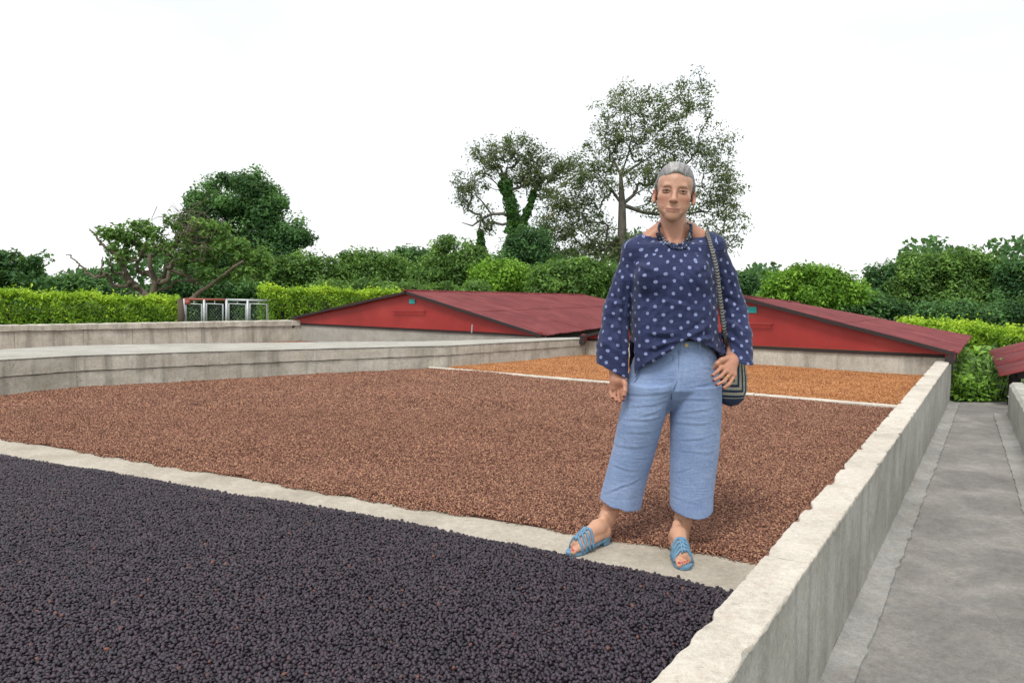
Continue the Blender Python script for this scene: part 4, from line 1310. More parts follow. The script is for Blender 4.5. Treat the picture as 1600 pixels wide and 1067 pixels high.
for i, (pp, D, h, lab, mt, lf) in enumerate(wl_):
    b = ond(pp[0], pp[1], D)
    weed(lab, b, h * 0.85, 230 if h > 0.4 else 150, lf, 300 + i, mt, 0.42 if h > 0.4 else 0.3)
# banana-like broad leaves
t = thing('broad_leaf_plant', 'plant with a few long broad yellow green leaves by the right hedge', 'plant', loc=tuple(ond(1524, 600, 11.0) * [1, 1, 0] + [0, 0, ZP]))
b0 = np.array(t.location)
for k, (a, h, L) in enumerate(((0.3, 0.55, 0.34), (2.2, 0.5, 0.3), (3.6, 0.6, 0.36), (5.1, 0.45, 0.3), (1.2, 0.66, 0.3))):
    V = []; dx = np.array([math.cos(a), math.sin(a) * 0.6, 0])
    sd = np.cross(dx, [0, 0, 1]); sd /= np.linalg.norm(sd)
    for i in range(9):
        s = i / 8
        c = b0 + [0, 0, h * 0.75] + dx * L * s + np.array([0, 0, 0.28 * s - 0.30 * s * s])
        wd = 0.06 * math.sin(math.pi * min(1, 0.08 + s * 0.92)) ** 0.7
        V += [c - sd * wd + [0, 0, 0.02], c, c + sd * wd + [0, 0, 0.02]]
    Q = [[i * 3 + j, i * 3 + j + 1, (i + 1) * 3 + j + 1, (i + 1) * 3 + j] for i in range(8) for j in range(2)]
    keep(mesh_np('leaf', np.array(V), np.array(Q), M['leaf_bright'], None, True, {'tint': np.full(27, 0.8)}), t)
mb = MB(); mb.tube([b0 + [0, 0, -0.02], b0 + [0, 0, 0.25], b0 + [0, 0, 0.5]], [0.03, 0.025, 0.015], 6); keep(mb.build('stem', M['leaf_vine'], None), t)
# ------------------------------------------------------------------ sculpting in a distance field
class Field:
    def __init__(s, lo, hi, h):
        s.lo = np.asarray(lo, float); s.h = h
        s.n = np.ceil((np.asarray(hi) - s.lo) / h).astype(int) + 1
        s.D = np.full(s.n, 0.5, np.float32)
        s.ax = [(s.lo[i] + h * np.arange(s.n[i])).astype(np.float32) for i in range(3)]
    def win(s, lo, hi, m):
        sl = []
        for i in range(3):
            a = int(np.floor((lo[i] - m - s.lo[i]) / s.h)); b = int(np.ceil((hi[i] + m - s.lo[i]) / s.h)) + 1
            sl.append(slice(max(0, a), max(0, min(s.n[i], b))))
        sl = tuple(sl)
        X = s.ax[0][sl[0]][:, None, None]; Y = s.ax[1][sl[1]][None, :, None]; Z = s.ax[2][sl[2]][None, None, :]
        return sl, X, Y, Z
    def union(s, sl, d, k):
        a = s.D[sl]
        if k <= 0: s.D[sl] = np.minimum(a, d); return
        h = np.maximum(k - np.abs(a - d), 0) / k
        s.D[sl] = np.minimum(a, d) - h * h * k * 0.25
    def cut(s, sl, d, k):
        a = s.D[sl]; d = -d
        h = np.maximum(k - np.abs(a - d), 0) / max(k, 1e-6)
        s.D[sl] = np.maximum(a, d) + h * h * k * 0.25
    def ell(s, c, r, k=0.01, R=None, cut=False):
        c = np.asarray(c, float); r = np.asarray(r, float) if not np.isscalar(r) else np.full(3, r)
        m = max(r); sl, X, Y, Z = s.win(c - m, c + m, k + 3 * s.h)
        X, Y, Z = X - c[0], Y - c[1], Z - c[2]
        if R is not None:
            R = np.asarray(R)
            X, Y, Z = (X * R[0, 0] + Y * R[1, 0] + Z * R[2, 0], X * R[0, 1] + Y * R[1, 1] + Z * R[2, 1], X * R[0, 2] + Y * R[1, 2] + Z * R[2, 2])
        k0 = np.sqrt((X / r[0]) ** 2 + (Y / r[1]) ** 2 + (Z / r[2]) ** 2)
        k1 = np.sqrt((X / r[0] ** 2) ** 2 + (Y / r[1] ** 2) ** 2 + (Z / r[2] ** 2) ** 2) + 1e-9
        d = k0 * (k0 - 1) / k1
        (s.cut if cut else s.union)(sl, d.astype(np.float32), k)
    def cone(s, a, b, ra, rb, k=0.01, cut=False):
        a, b = np.asarray(a, float), np.asarray(b, float)
        m = max(ra, rb); sl, X, Y, Z = s.win(np.minimum(a, b) - m, np.maximum(a, b) + m, k + 3 * s.h)
        d = b - a; L2 = d @ d
        t = np.clip(((X - a[0]) * d[0] + (Y - a[1]) * d[1] + (Z - a[2]) * d[2]) / L2, 0, 1)
        q = np.sqrt((X - a[0] - t * d[0]) ** 2 + (Y - a[1] - t * d[1]) ** 2 + (Z - a[2] - t * d[2]) ** 2) - (ra + (rb - ra) * t)
        (s.cut if cut else s.union)(sl, q.astype(np.float32), k)
    def chain(s, P, R, k=0.01):
        for i in range(len(P) - 1): s.cone(P[i], P[i + 1], R[i], R[i + 1], k)
    def prof(s, Z_, CX, CY, A, B, k=0.01, power=2.0):
        """upright body given by its half widths at several heights"""
        o = np.argsort(Z_); Z_, CX, CY, A, B = [np.asarray(q, float)[o] for q in (Z_, CX, CY, A, B)]
        lo = np.array([(CX - A).min(), (CY - B).min(), Z_[0]]); hi = np.array([(CX + A).max(), (CY + B).max(), Z_[-1]])
        sl, X, Y, Z = s.win(lo, hi, k + 3 * s.h)
        z = Z.ravel()
        def ip(v):
            t = np.interp(z, Z_, v)
            return t[None, None, :].astype(np.float32)
        cx, cy, a, b = ip(CX), ip(CY), ip(A), ip(B)
        q = (np.abs((X - cx) / a) ** power + np.abs((Y - cy) / b) ** power) ** (1 / power)
        d = (q - 1) * np.minimum(a, b)
        d = np.maximum(d, np.maximum(Z_[0] - Z, Z - Z_[-1]))
        s.union(sl, d.astype(np.float32), k)
    def mesh(s):
        D, h = s.D, s.h
        n = D.shape
        S = D < 0
        cnt = np.zeros((n[0] - 1, n[1] - 1, n[2] - 1), np.int8)
        for i in (0, 1):
            for j in (0, 1):
                for k in (0, 1):
                    cnt += S[i:n[0] - 1 + i, j:n[1] - 1 + j, k:n[2] - 1 + k]
        act = (cnt > 0) & (cnt < 8)
        ci = np.argwhere(act)
        idx = np.full(act.shape, -1, np.int32); idx[act] = np.arange(len(ci))
        off = np.array([[i, j, k] for i in (0, 1) for j in (0, 1) for k in (0, 1)])
        val = np.stack([D[ci[:, 0] + o[0], ci[:, 1] + o[1], ci[:, 2] + o[2]] for o in off], 1)
        acc = np.zeros((len(ci), 3)); num = np.zeros(len(ci))
        for a in range(8):
            for b in range(a + 1, 8):
                if np.abs(off[a] - off[b]).sum() != 1: continue
                va, vb = val[:, a], val[:, b]
                x = (va < 0) != (vb < 0)
                t = np.where(x, va / np.where(x, va - vb, 1), 0)
                p = off[a] + (off[b] - off[a]) * t[:, None]
                acc[x] += p[x]; num[x] += 1
        V = s.lo + h * (ci + acc / num[:, None])
        Q = []
        for ax in range(3):
            sa = [slice(None)] * 3; sb = [slice(None)] * 3
            sa[ax] = slice(0, -1); sb[ax] = slice(1, None)
            e = S[tuple(sa)] != S[tuple(sb)]
            g = np.argwhere(e)
            u, v = [(1, 2), (2, 0), (0, 1)][ax]
            ok = (g[:, u] > 0) & (g[:, v] > 0) & (g[:, u] < n[u] - 1) & (g[:, v] < n[v] - 1)
            g = g[ok]
            def at(du, dv):
                q = g.copy(); q[:, u] += du; q[:, v] += dv
                return idx[q[:, 0], q[:, 1], q[:, 2]]
            q = np.stack([at(-1, -1), at(0, -1), at(0, 0), at(-1, 0)], 1)
            inside = S[g[:, 0], g[:, 1], g[:, 2]]
            q[~inside] = q[~inside][:, ::-1]
            Q.append(q)
        Q = np.concatenate(Q)
        return V, Q[(Q >= 0).all(1)]

def vnormals(V, Q):
    n = np.cross(V[Q[:, 2]] - V[Q[:, 0]], V[Q[:, 3]] - V[Q[:, 1]])
    N = np.zeros_like(V)
    for k in range(4): np.add.at(N, Q[:, k], n)
    return N / (np.linalg.norm(N, axis=1)[:, None] + 1e-12)

# ------------------------------------------------------------------ the woman
D0 = 3.19
def J(px, py, dy=0.0): return ond(px, py, D0 + dy)
PXM = F / D0                              # pixels per metre at her distance
def zpx(py): return J(1050, py)[2]
def xpx(px): return J(px, 540)[0]
def xfr(px, dy=-.135): return J(px, 540, dy)[0]      # the same on the front of her clothes
def zfr(py, dy=-.135): return J(1050, py, dy)[2]

ZG = 0.012                                # strip surface
foot_base = J(1000, 870)
woman = thing('person', 'woman in navy dotted blouse and blue cropped trousers standing on the concrete strip', 'person', loc=(foot_base[0], foot_base[1], ZG))

def rgb_mat(name, rough=0.5, sss=0.0, fine=0.05, spec=0.4):
    t = NT(name)
    a = t.n('ShaderNodeAttribute', attribute_name='paint')
    v = t.coord(kind='Position')
    f = t.noise(v, 90.0, 5, 0.65)
    c = t.mix(fine * 4, a.outputs['Color'], t.ramp(f, [(0.3, (0.38, 0.36, 0.35)), (0.7, (0.60, 0.60, 0.60))]), 'OVERLAY')
    t.col(c)
    t.bump(t.math('ADD', f, t.noise(v, 45.0, 4, 0.6)), 0.22, 0.004)
    if sss:
        t.b.inputs['Subsurface Weight'].default_value = sss
        t.b.inputs['Subsurface Radius'].default_value = (0.012, 0.005, 0.003)
        t.b.inputs['Subsurface Scale'].default_value = 0.6
    return t.set(Roughness=rough, Specular_IOR_Level=spec)
M['skin'] = rgb_mat('skin', 0.42, 0.12, 0.06)

# --- head frame: x to the right of the picture, y away, z up
HC = J(1053.8, 301.5, -0.015)
roll = math.radians(5.2); yaw = math.radians(-11.5); nod = math.radians(2.0)
Rroll = np.array([[math.cos(roll), 0, math.sin(roll)], [0, 1, 0], [-math.sin(roll), 0, math.cos(roll)]])
Ryaw = np.array([[math.cos(yaw), -math.sin(yaw), 0], [math.sin(yaw), math.cos(yaw), 0], [0, 0, 1]])
Rnod = np.array([[1, 0, 0], [0, math.cos(nod), -math.sin(nod)], [0, math.sin(nod), math.cos(nod)]])
HR = Rroll @ Ryaw @ Rnod
HS = 1.0
def HP(x, y, z): return HC + HR @ (np.array([x, y, z]) * HS)

lo = np.array([xpx(880), D0 - 0.42, -0.02]); hi = np.array([xpx(1180), D0 + 0.30, 1.74])
body = Field(lo, hi, 0.003)
B_ = body
# torso under the clothes
B_.prof([zpx(y) for y in (392, 420, 470, 520, 560, 595, 622)], [xpx(x) for x in (1052, 1052, 1052, 1053, 1054, 1053, 1051)], [D0 + 0.02] * 7,
        [.15, .16, .145, .145, .16, .15, .10], [.07, .085, .085, .085, .09, .08, .03], 0.02)
# shoulders, neck
shL, shR = J(992, 392, 0.03), J(1113, 384, 0.03)
nb = J(1053, 372, 0.035)
for sh in (shL, shR):
    side = 1 if sh is shR else -1
    B_.cone(J(1053 + side * 14, 354, 0.05), sh + [0, 0, -0.005], 0.035, 0.044, 0.035)
    B_.cone(J(1053 + side * 8, 386, -0.035), sh + [0, -0.02, -0.012], 0.022, 0.028, 0.025)         # collar bones
# arms
elL, wrL = J(962, 490, 0.05), J(962, 579, -0.035)
elR, wrR = J(1152, 482, 0.10), J(1146, 553, -0.05)
B_.chain([shL, (shL + elL) / 2, elL, elL * 0.6 + wrL * 0.4, wrL], [.050, .044, .037, .038, .026], 0.015)
B_.chain([shR, (shR + elR) / 2, elR, elR * 0.6 + wrR * 0.4, wrR], [.050, .044, .037, .038, .027], 0.015)

nails = []
def finger(P, r0, r1, k=0.004):
    n = len(P)
    for i in range(n - 1):
        a, b = r0 + (r1 - r0) * i / (n - 1), r0 + (r1 - r0) * (i + 1) / (n - 1)
        B_.cone(P[i], P[i + 1], a, b, k)
# her right hand, hanging with the back of the hand outward, fingers a little curled
def pt(px, py, dy): return J(px, py, dy)
B_.cone(wrL, pt(964, 594, -0.045), .027, .030, 0.012)
B_.ell((pt(964, 594, -0.045) + pt(966, 606, -0.05)) / 2, (.031, .017, .040), 0.012)
B_.cone(pt(960, 592, -0.045), pt(958, 607, -0.05), .016, .013, 0.010)
B_.cone(pt(971, 592, -0.045), pt(972, 607, -0.05), .016, .013, 0.010)
fL_ = [[(955.5, 606, -.046), (954.0, 615, -.054), (956.5, 621, -.064)], [(960.8, 607, -.050), (960.4, 619, -.060), (963.0, 626, -.070)],
       [(966.4, 607, -.053), (966.8, 620, -.064), (968.6, 628.5, -.072)], [(971.8, 606, -.056), (973.2, 617, -.068), (974.2, 625, -.074)]]
for f_ in fL_:
    P = [pt(*q) for q in f_]; finger(P, .0084, .0066, 0.0015); nails.append((P[-1], P[-1] - P[-2]))
P = [pt(972, 590, -.052), pt(976.5, 600, -.072), pt(976.5, 610, -.085), pt(975, 618, -.09)]
finger(P, .0125, .0085, 0.006); nails.append((P[-1], P[-1] - P[-2]))
# her left hand on the pocket: thumb in the pocket, fingers over the hip
kn = [pt(1129, 575, -.155), pt(1135, 580, -.158), pt(1141, 584, -.155), pt(1147, 586, -.148)]
B_.cone(wrR, pt(1142, 566, -.11), .027, .030, 0.012)
for q in kn: B_.cone(pt(1143, 564, -.11), q, .022, .0115, 0.012)
fR_ = [[(1128, 573, -.155), (1120, 581, -.178), (1113.5, 586.5, -.178)], [(1135, 579, -.158), (1125, 589, -.183), (1115.5, 594, -.183)],
       [(1141, 584, -.155), (1131, 596, -.182), (1120.0, 601, -.182)], [(1147, 587, -.148), (1139, 600.5, -.176), (1130, 606, -.178)]]
for f_ in fR_:
    P = [pt(*q) for q in f_]; finger(P, .0088, .0068, 0.0015); nails.append((P[-1], P[-1] - P[-2]))
P = [pt(1137, 560, -.125), pt(1128, 563, -.150), pt(1121, 568, -.150), pt(1117, 574, -.140)]
finger(P, .0135, .0090, 0.006)
# legs and feet
anL, anR = J(937, 838, 0.055), J(1062, 848, -0.03)
knL, knR = J(985, 720, 0.03), J(1082, 720, -0.01)
hpL, hpR = J(1015, 610, 0.02), J(1090, 610, 0.02)
for hp, kn_, an in ((hpL, knL, anL), (hpR, knR, anR)):
    calf = kn_ * 0.68 + an * 0.32 + np.array([0, 0.02, 0])
    low = kn_ * 0.25 + an * 0.75
    B_.chain([hp, (hp + kn_) / 2, kn_, calf, low, an], [.072, .066, .052, .050, .036, .0335], 0.012)
toes = []
def foot(an, heel, ball, mirror):
    """heel, ball: plan points; the sole rises a little to the heel of the sandal"""
    heel = np.array([heel[0], heel[1], ZG + 0.052]); ball = np.array([ball[0], ball[1], ZG + 0.030])
    d = ball - heel; d[2] = 0; L = np.linalg.norm(d); d /= L
    sd = np.array([-d[1], d[0], 0]) * mirror          # towards the big toe
    B_.ell(heel + [0, 0, 0.004], (.029, .029, .028), 0.012)
    B_.cone(an, heel + d * 0.030 + [0, 0, 0.026], .034, .033, 0.02)
    B_.cone(heel, heel + [0, 0, 0.06], .024, .018, 0.02)
    B_.cone(heel + d * 0.045 + [0, 0, 0.028], ball + [0, 0, 0.010], .034, .022, 0.02)
    for o, r in ((0.020, .021), (0.0, .020), (-0.020, .019)):
        B_.cone(heel + sd * o * 0.5, ball + sd * o + [0, 0, -0.006], .021, r * 0.85, 0.012)
    for i in range(5):
        o = 0.027 - 0.0135 * i
        l = (0.050, 0.046, 0.041, 0.036, 0.029)[i]
        r = (.0115, .0088, .0082, .0078, .0074)[i]
        a = ball + sd * o * 0.95 - d * 0.008 * (i ** 1.2) * 0.6 + [0, 0, -0.006]
        b = a + d * l * 0.62 + [0, 0, 0.000]; c = a + d * l + [0, 0, -0.007]
        B_.cone(a, b, r * 1.15, r, 0.004); B_.cone(b, c, r, r * 0.92, 0.003)
        toes.append((c, d, r))
    return heel, ball, d, sd
gz = lambda px, py: onz(px, py, ZG)
hL, bL_ = gz(943, 853), gz(902, 862)
hL = hL + np.array([0.005, 0.035, 0]); bL_ = bL_ + np.array([0.0, 0.0, 0])
hR_, bR2 = gz(1059, 862), gz(1069, 884)
hR_ = hR_ + np.array([0, 0.03, 0]); bR2 = bR2 + np.array([0.0, 0.015, 0])
FL = foot(anL, hL, bL_, 1); FR = foot(anR, hR_, bR2, -1)
# FL: her right foot - the big toe is on the camera side; FR: her left foot - big toe on the left

# --- head
B_.ell(HP(0, .022, .030), np.array([.0765, .094, .086]), 0.01, HR)
B_.ell(HP(0, -.022, -.032), np.array([.0625, .066, .082]), 0.025, HR)
B_.ell(HP(0, -.030, .040), np.array([.062, .058, .050]), 0.03, HR)                 # forehead
for s_ in (-1, 1):
    B_.cone(HP(.050 * s_, -.002, -.050), HP(.012 * s_, -.068, -.103), .016, .014, 0.026)    # jaw
    B_.ell(HP(.044 * s_, -.056, -.026), (.023, .022, .022), 0.022, HR)              # cheekbone
    B_.ell(HP(.037 * s_, -.056, -.064), (.021, .018, .024), 0.022, HR)
B_.ell(HP(0, -.076, -.106), (.020, .016, .016), 0.02, HR)                           # chin
B_.ell(HP(0, -.075, -.077), (.031, .019, .024), 0.02, HR)                           # muzzle
B_.cone(HP(-.036, -.079, .017), HP(.036, -.079, .017), .0095, .0095, 0.018)         # brow
for s_ in (-1, 1): B_.ell(HP(.0335 * s_, -.0965, .001), (.0210, .0190, .0125), 0.012, HR, cut=True)
B_.cone(HP(0, -.085, .008), HP(0, -.110, -.036), .0072, .0105, 0.014)               # nose
B_.ell(HP(0, -.112, -.040), (.0120, .0105, .0095), 0.008, HR)
for s_ in (-1, 1):
    B_.ell(HP(.0148 * s_, -.097, -.043), (.0075, .0105, .0078), 0.007, HR)
    B_.ell(HP(.0075 * s_, -.108, -.0505), (.0042, .006, .003), 0.003, HR, cut=True)
    B_.cone(HP(.0220 * s_, -.097, -.046), HP(.038 * s_, -.084, -.078), .0050, .0050, 0.012, cut=True)   # smile lines
# lids
for s_ in (-1, 1):
    arc = [HP(s_ * (.0335 + u * .0175), -.0815 - .0035 * (1 - u * u), .0050 - .0042 * u * u) for u in np.linspace(-1, 1, 5)]
    for a, b in zip(arc[:-1], arc[1:]): B_.cone(a, b, .0036, .0036, 0.004)
    arc = [HP(s_ * (.0335 + u * .0170), -.0800 - .0030 * (1 - u * u), -.0062 + .0042 * u * u) for u in np.linspace(-1, 1, 5)]
    for a, b in zip(arc[:-1], arc[1:]): B_.cone(a, b, .0030, .0030, 0.004)
# lips
up_ = [HP(u * .028, -.0975 + .010 * u * u, -.0750 + .0040 * u * u) for u in np.linspace(-1, 1, 7)]
dn_ = [HP(u * .025, -.0960 + .010 * u * u, -.0840 + .0062 * u * u) for u in np.linspace(-1, 1, 7)]
mid_ = [HP(u * .033, -.1030 + .012 * u * u, -.0802 + .0085 * u * u) for u in np.linspace(-1, 1, 9)]
for P_ in (up_, dn_):
    for a, b in zip(P_[:-1], P_[1:]): B_.cone(a, b, .0032, .0032, 0.005)
for a, b in zip(mid_[:-1], mid_[1:]): B_.cone(a, b, .0026, .0026, 0.004, cut=True)
# ears
for s_ in (-1, 1):
    Re = HR @ np.array([[math.cos(.62 * s_), math.sin(.62 * s_) * -1, 0], [math.sin(.62 * s_), math.cos(.62 * s_), 0], [0, 0, 1]])
    B_.ell(HP(.0835 * s_, .008, -.015), (.0075, .0170, .0275), 0.008, Re)
    B_.ell(HP(.0900 * s_, -.002, -.013), (.0060, .0105, .018), 0.005, Re, cut=True)
    B_.ell(HP(.0810 * s_, -.001, -.040), (.0060, .008, .009), 0.006, Re)
# neck, its sinews and the hollow of the throat
B_.cone(HP(0, 0.036, -0.05), nb + [0, 0.005, 0.0], 0.051, 0.057, 0.010)
B_.cone(HP(0.0, 0.020, -0.09), J(1053, 392, 0.005), 0.042, 0.052, 0.012)
for s_ in (-1, 1): B_.cone(HP(.044 * s_, .030, -.075), J(1053 + s_ * 6, 379, -.045), .012, .009, 0.016)

V, Q = body.mesh()
# --- complexion, with some face and neck shade put into the colour
skin = np.tile(np.array([.465, .225, .145]), (len(V), 1))  # reddish body and neck tone, deepened for the shade under her chin
Hl = (V - HC) @ HR / HS                          # vertices in the head frame
hx, hy, hz = Hl.T
head = (hz > -.125) & (np.abs(hx) < .115) & (V[:, 2] > zpx(352))
def blot(c, r, col, amt, mask=None):
    global skin
    q = np.sqrt((((Hl - np.array(c)) / np.array(r)) ** 2).sum(1))
    a = np.clip(1.4 - q * 1.2, 0, 1) * amt
    if mask is not None: a = a * mask
    skin = skin * (1 - a[:, None]) + np.array(col) * a[:, None]
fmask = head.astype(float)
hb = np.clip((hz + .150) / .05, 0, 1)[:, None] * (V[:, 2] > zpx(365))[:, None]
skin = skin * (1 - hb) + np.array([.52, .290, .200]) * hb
for s_ in (-1, 1):
    blot((s_ * .042, -.07, -.035), (.024, .04, .022), (.48, .185, .125), .5, fmask)
    for u in np.linspace(-1, 1, 6):               # eyebrows
        blot((s_ * (.033 + u * .017), -.088, .0180 - .0035 * u * u * (1 if u > 0 else .6)), (.0055, .02, .0030), (.20, .125, .09), .45, fmask)
    blot((s_ * .0335, -.085, -.012), (.017, .02, .006), (.42, .21, .15), .4, fmask)
    blot((s_ * .0335, -.088, .0085), (.018, .02, .0050), (.26, .13, .095), .6, fmask)  # eye socket shade put into the colour of the upper lids
    for u in np.linspace(-1, 1, 9):               # lashes
        blot((s_ * (.0335 + u * .0145), -.084, .0040 - .0045 * u * u), (.0040, .012, .0022), (.035, .022, .018), .85, fmask)
        blot((s_ * (.0335 + u * .0135), -.083, -.0045 + .0040 * u * u), (.0040, .012, .0016), (.10, .05, .04), .6, fmask)
    blot((s_ * .028, -.094, -.062), (.006, .014, .014), (.40, .19, .125), .45, fmask)  # smile folds darkened: crease shade put into the colour
    blot((s_ * .085, .0, -.01), (.02, .03, .035), (.50, .23, .155), .4, fmask)
blot((0, -.112, -.040), (.014, .02, .012), (.60, .28, .20), .5, fmask)
for u in np.linspace(-1, 1, 9):
    blot((u * .027, -.098, -.0758 + .0040 * u * u), (.0055, .016, .0042), (.38, .145, .11), .7, fmask)
    blot((u * .024, -.097, -.0842 + .0062 * u * u), (.0055, .016, .0048), (.42, .16, .125), .7, fmask)
    blot((u * .029, -.097, -.0800 + .0070 * u * u), (.0050, .014, .0016), (.20, .065, .055), .8, fmask)
feet = V[:, 2] < zpx(800)
skin[feet] = (.56, .31, .20)
# nail varnish
for c, dv in nails:
    d = dv / np.linalg.norm(dv)
    q = np.linalg.norm(V - (c + d * .004 + np.array([0, -.004, 0])), axis=1)
    a = np.clip((.0078 - q) / .003, 0, 1)[:, None]; skin = skin * (1 - a) + np.array([.16, .012, .022]) * a
for c, dv, r in toes:
    q = np.linalg.norm((V - (c + np.array([0, 0, r * 0.7]) + dv * 0.001)), axis=1)
    a = np.clip((r * .66 - q) / .0015, 0, 1)[:, None]; skin = skin * (1 - a) + np.array([.42, .020, .045]) * a
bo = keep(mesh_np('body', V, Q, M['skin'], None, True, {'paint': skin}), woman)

# eyes
M['eye_white'] = plain('eye_white', (0.34, 0.29, 0.27), 0.3, var=0.03)
M['iris'] = plain('brown_iris', (0.045, 0.028, 0.02), 0.15, var=0.1)
for s_ in (-1, 1):
    mb = MB(); c = HP(.0335 * s_, -.0755, .000); mb.ball(c, .0118, 16, 12)
    e = keep(mb.build('eye', M['eye_white'], None, True), woman)
    mb = MB(); c2 = HP(.0335 * s_ + .0005, -.0826, .000); mb.ball(c2, .0066, 12, 8)
    o = mb.build('iris', M['iris'], None, True); o.parent = e

# hair, combed back
hf = Field(HC - 0.14, HC + 0.16, 0.0026)
hf.ell(HP(0, .026, .038), (.0810, .099, .0895), 0.01, HR)
hf.ell(HP(0, -.016, .071), (.062, .071, .054), 0.02, HR)
hf.ell(HP(0, .105, -.010), (.038, .030, .034), 0.02, HR)                            # knot at the back
for s_ in (-1, 1): hf.cone(HP(.068 * s_, .004, .03), HP(.068 * s_, .034, -.02), .016, .013, 0.015)
# face window
hf.ell(HP(0, -.110, -.030), (.070, .085, .112), 0.010, HR, cut=True)
for s_ in (-1, 1):
    hf.ell(HP(.052 * s_, -.075, -.01), (.026, .060, .062), 0.008, HR, cut=True)
    hf.ell(HP(.10 * s_, .006, -.022), (.030, .026, .036), 0.006, HR, cut=True)
sl, X, Y, Z = hf.win(HC - .14, HC + .16, 0)
low = (Z - HC[2]) + 0.075
hf.D = np.maximum(hf.D, -(low + 0 * X + 0 * Y).astype(np.float32))
HV, HQ = hf.mesh()
N = vnormals(HV, HQ)
hl = (HV - HC) @ HR
ang = np.arctan2(hl[:, 0], hl[:, 2] + .05)
str_ = np.sin(ang * 60 + 5 * hl[:, 1] * 10) * .5 + np.sin(ang * 131 + 1) * .5
HV = HV + N * (str_ * .0004)[:, None]
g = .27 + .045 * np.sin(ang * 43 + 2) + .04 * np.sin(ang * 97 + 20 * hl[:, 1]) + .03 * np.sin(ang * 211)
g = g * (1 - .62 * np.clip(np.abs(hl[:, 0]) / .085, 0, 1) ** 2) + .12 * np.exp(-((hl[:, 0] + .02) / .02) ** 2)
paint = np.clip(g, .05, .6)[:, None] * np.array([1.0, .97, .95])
M['hair'] = rgb_mat('grey_hair', 0.42, 0, 0.03, 0.5)
keep(mesh_np('hair', HV, HQ, M['hair'], None, True, {'paint': paint}), woman)

# single strands over it
M['strand_pale'] = plain('pale_grey_strand', (.40, .39, .38), 0.4, var=0.2)
M['strand_dark'] = plain('dark_grey_strand', (.10, .095, .09), 0.4, var=0.2)
rs_ = np.random.default_rng(21)
for nm_, cnt_ in (('strand_pale', 170), ('strand_dark', 150)):
    mb = MB()
    for _ in range(cnt_):
        a0 = rs_.uniform(-1.75, 1.75); P = []
        if nm_ == 'strand_dark' and abs(a0) < .5 and rs_.random() < .6: continue
        da = rs_.normal(0, .05); lift_ = rs_.uniform(-.0005, .0012)
        for y_ in np.linspace(-.118, .085, 28):
            aa = a0 + da * (y_ + .09) / .17
            dr = HR @ np.array([math.sin(aa), 0, math.cos(aa)]); c0 = HP(0, .026 + y_, .035)
            rr2 = np.arange(.008, .125, .0013)
            pts_ = c0 + rr2[:, None] * dr
            ii = np.clip(np.round((pts_ - hf.lo) / hf.h).astype(int), 0, np.array(hf.n) - 1)
            ins_ = np.where(hf.D[ii[:, 0], ii[:, 1], ii[:, 2]] < 0)[0]
            if len(ins_) == 0 or (y_ < 0 and ins_[-1] < 12):
                if P: break
                continue
            P.append(c0 + dr * (rr2[ins_[-1]] + .0003 + lift_ * .6))
        if len(P) > 4:
            P = np.array(P)
            for _ in range(3): P[1:-1] = (P[:-2] + 2 * P[1:-1] + P[2:]) / 4
            mb.tube(P, np.linspace(.0006, .0005, len(P)), 4, False)
    o = keep(mb.build('hair_strands', M[nm_], None, True), woman); o['kind'] = 'stuff'

# ------------------------------------------------------------------ trousers
tf = Field([xpx(925), D0 - .24, zpx(825)], [xpx(1140), D0 + .27, zpx(525)], 0.0034)
def rows_(f, rows, dys, b, k, pw=2.2):
    f.prof([zpx(y) for y, _, _ in rows], [xpx((l + r) / 2) for _, l, r in rows], [D0 + d for d in dys], [(r - l) / 2 / PXM for _, l, r in rows], b, k, pw)
rows_(tf, [(530, 1006, 1108), (545, 1000, 1116), (560, 992, 1121), (585, 984, 1125), (605, 980, 1127), (620, 984, 1122), (640, 1000, 1105)], [.02, .02, .02, .015, .01, .01, .01], [.120, .125, .132, .140, .138, .112, .04], 0.01, 2.3)
rows_(tf, [(600, 980, 1058), (640, 973, 1044), (660, 968, 1038), (700, 961, 1029), (740, 952, 1018), (775, 944, 1010), (822, 936, 1002)], [.01, .01, .01, .02, .03, .04, .045], [.139, .128, .118, .102, .094, .092, .094], 0.03, 2.1)
rows_(tf, [(600, 1046, 1128), (640, 1049, 1128), (660, 1049.5, 1127), (700, 1049, 1124.5), (740, 1048.5, 1120), (775, 1048.5, 1117), (825, 1048.5, 1117.5)], [.01, .0, -.005, -.015, -.02, -.025, -.03], [.139, .128, .118, .104, .096, .094, .096], 0.005, 2.1)
X = tf.ax[0][:, None, None]; Y = tf.ax[1][None, :, None]; Z = tf.ax[2][None, None, :]
# hems: the cloth ends on a slightly tilted line, hollow inside
xm = xpx(1028)
hem = np.where(X < xm, zfr(789, -.05) + (zfr(803, -.05) - zfr(789, -.05)) * np.clip((X - xpx(938)) / (xpx(1004) - xpx(938)), 0, 1), zfr(800, -.12) - 0.026 * np.sin(np.clip((X - xpx(1049)) / (xpx(1117) - xpx(1049)), 0, 1) * math.pi)) + (Y - D0) * 0.06
inner = np.maximum(tf.D + .009, Z - (hem + .10))
tf.D = np.maximum(np.maximum(tf.D, hem - Z), -inner).astype(np.float32)
TV, TQ = tf.mesh()
N = vnormals(TV, TQ)
zz, xx, yy = TV[:, 2], TV[:, 0], TV[:, 1]
rngc = np.random.default_rng(9)
disp = np.zeros(len(TV))
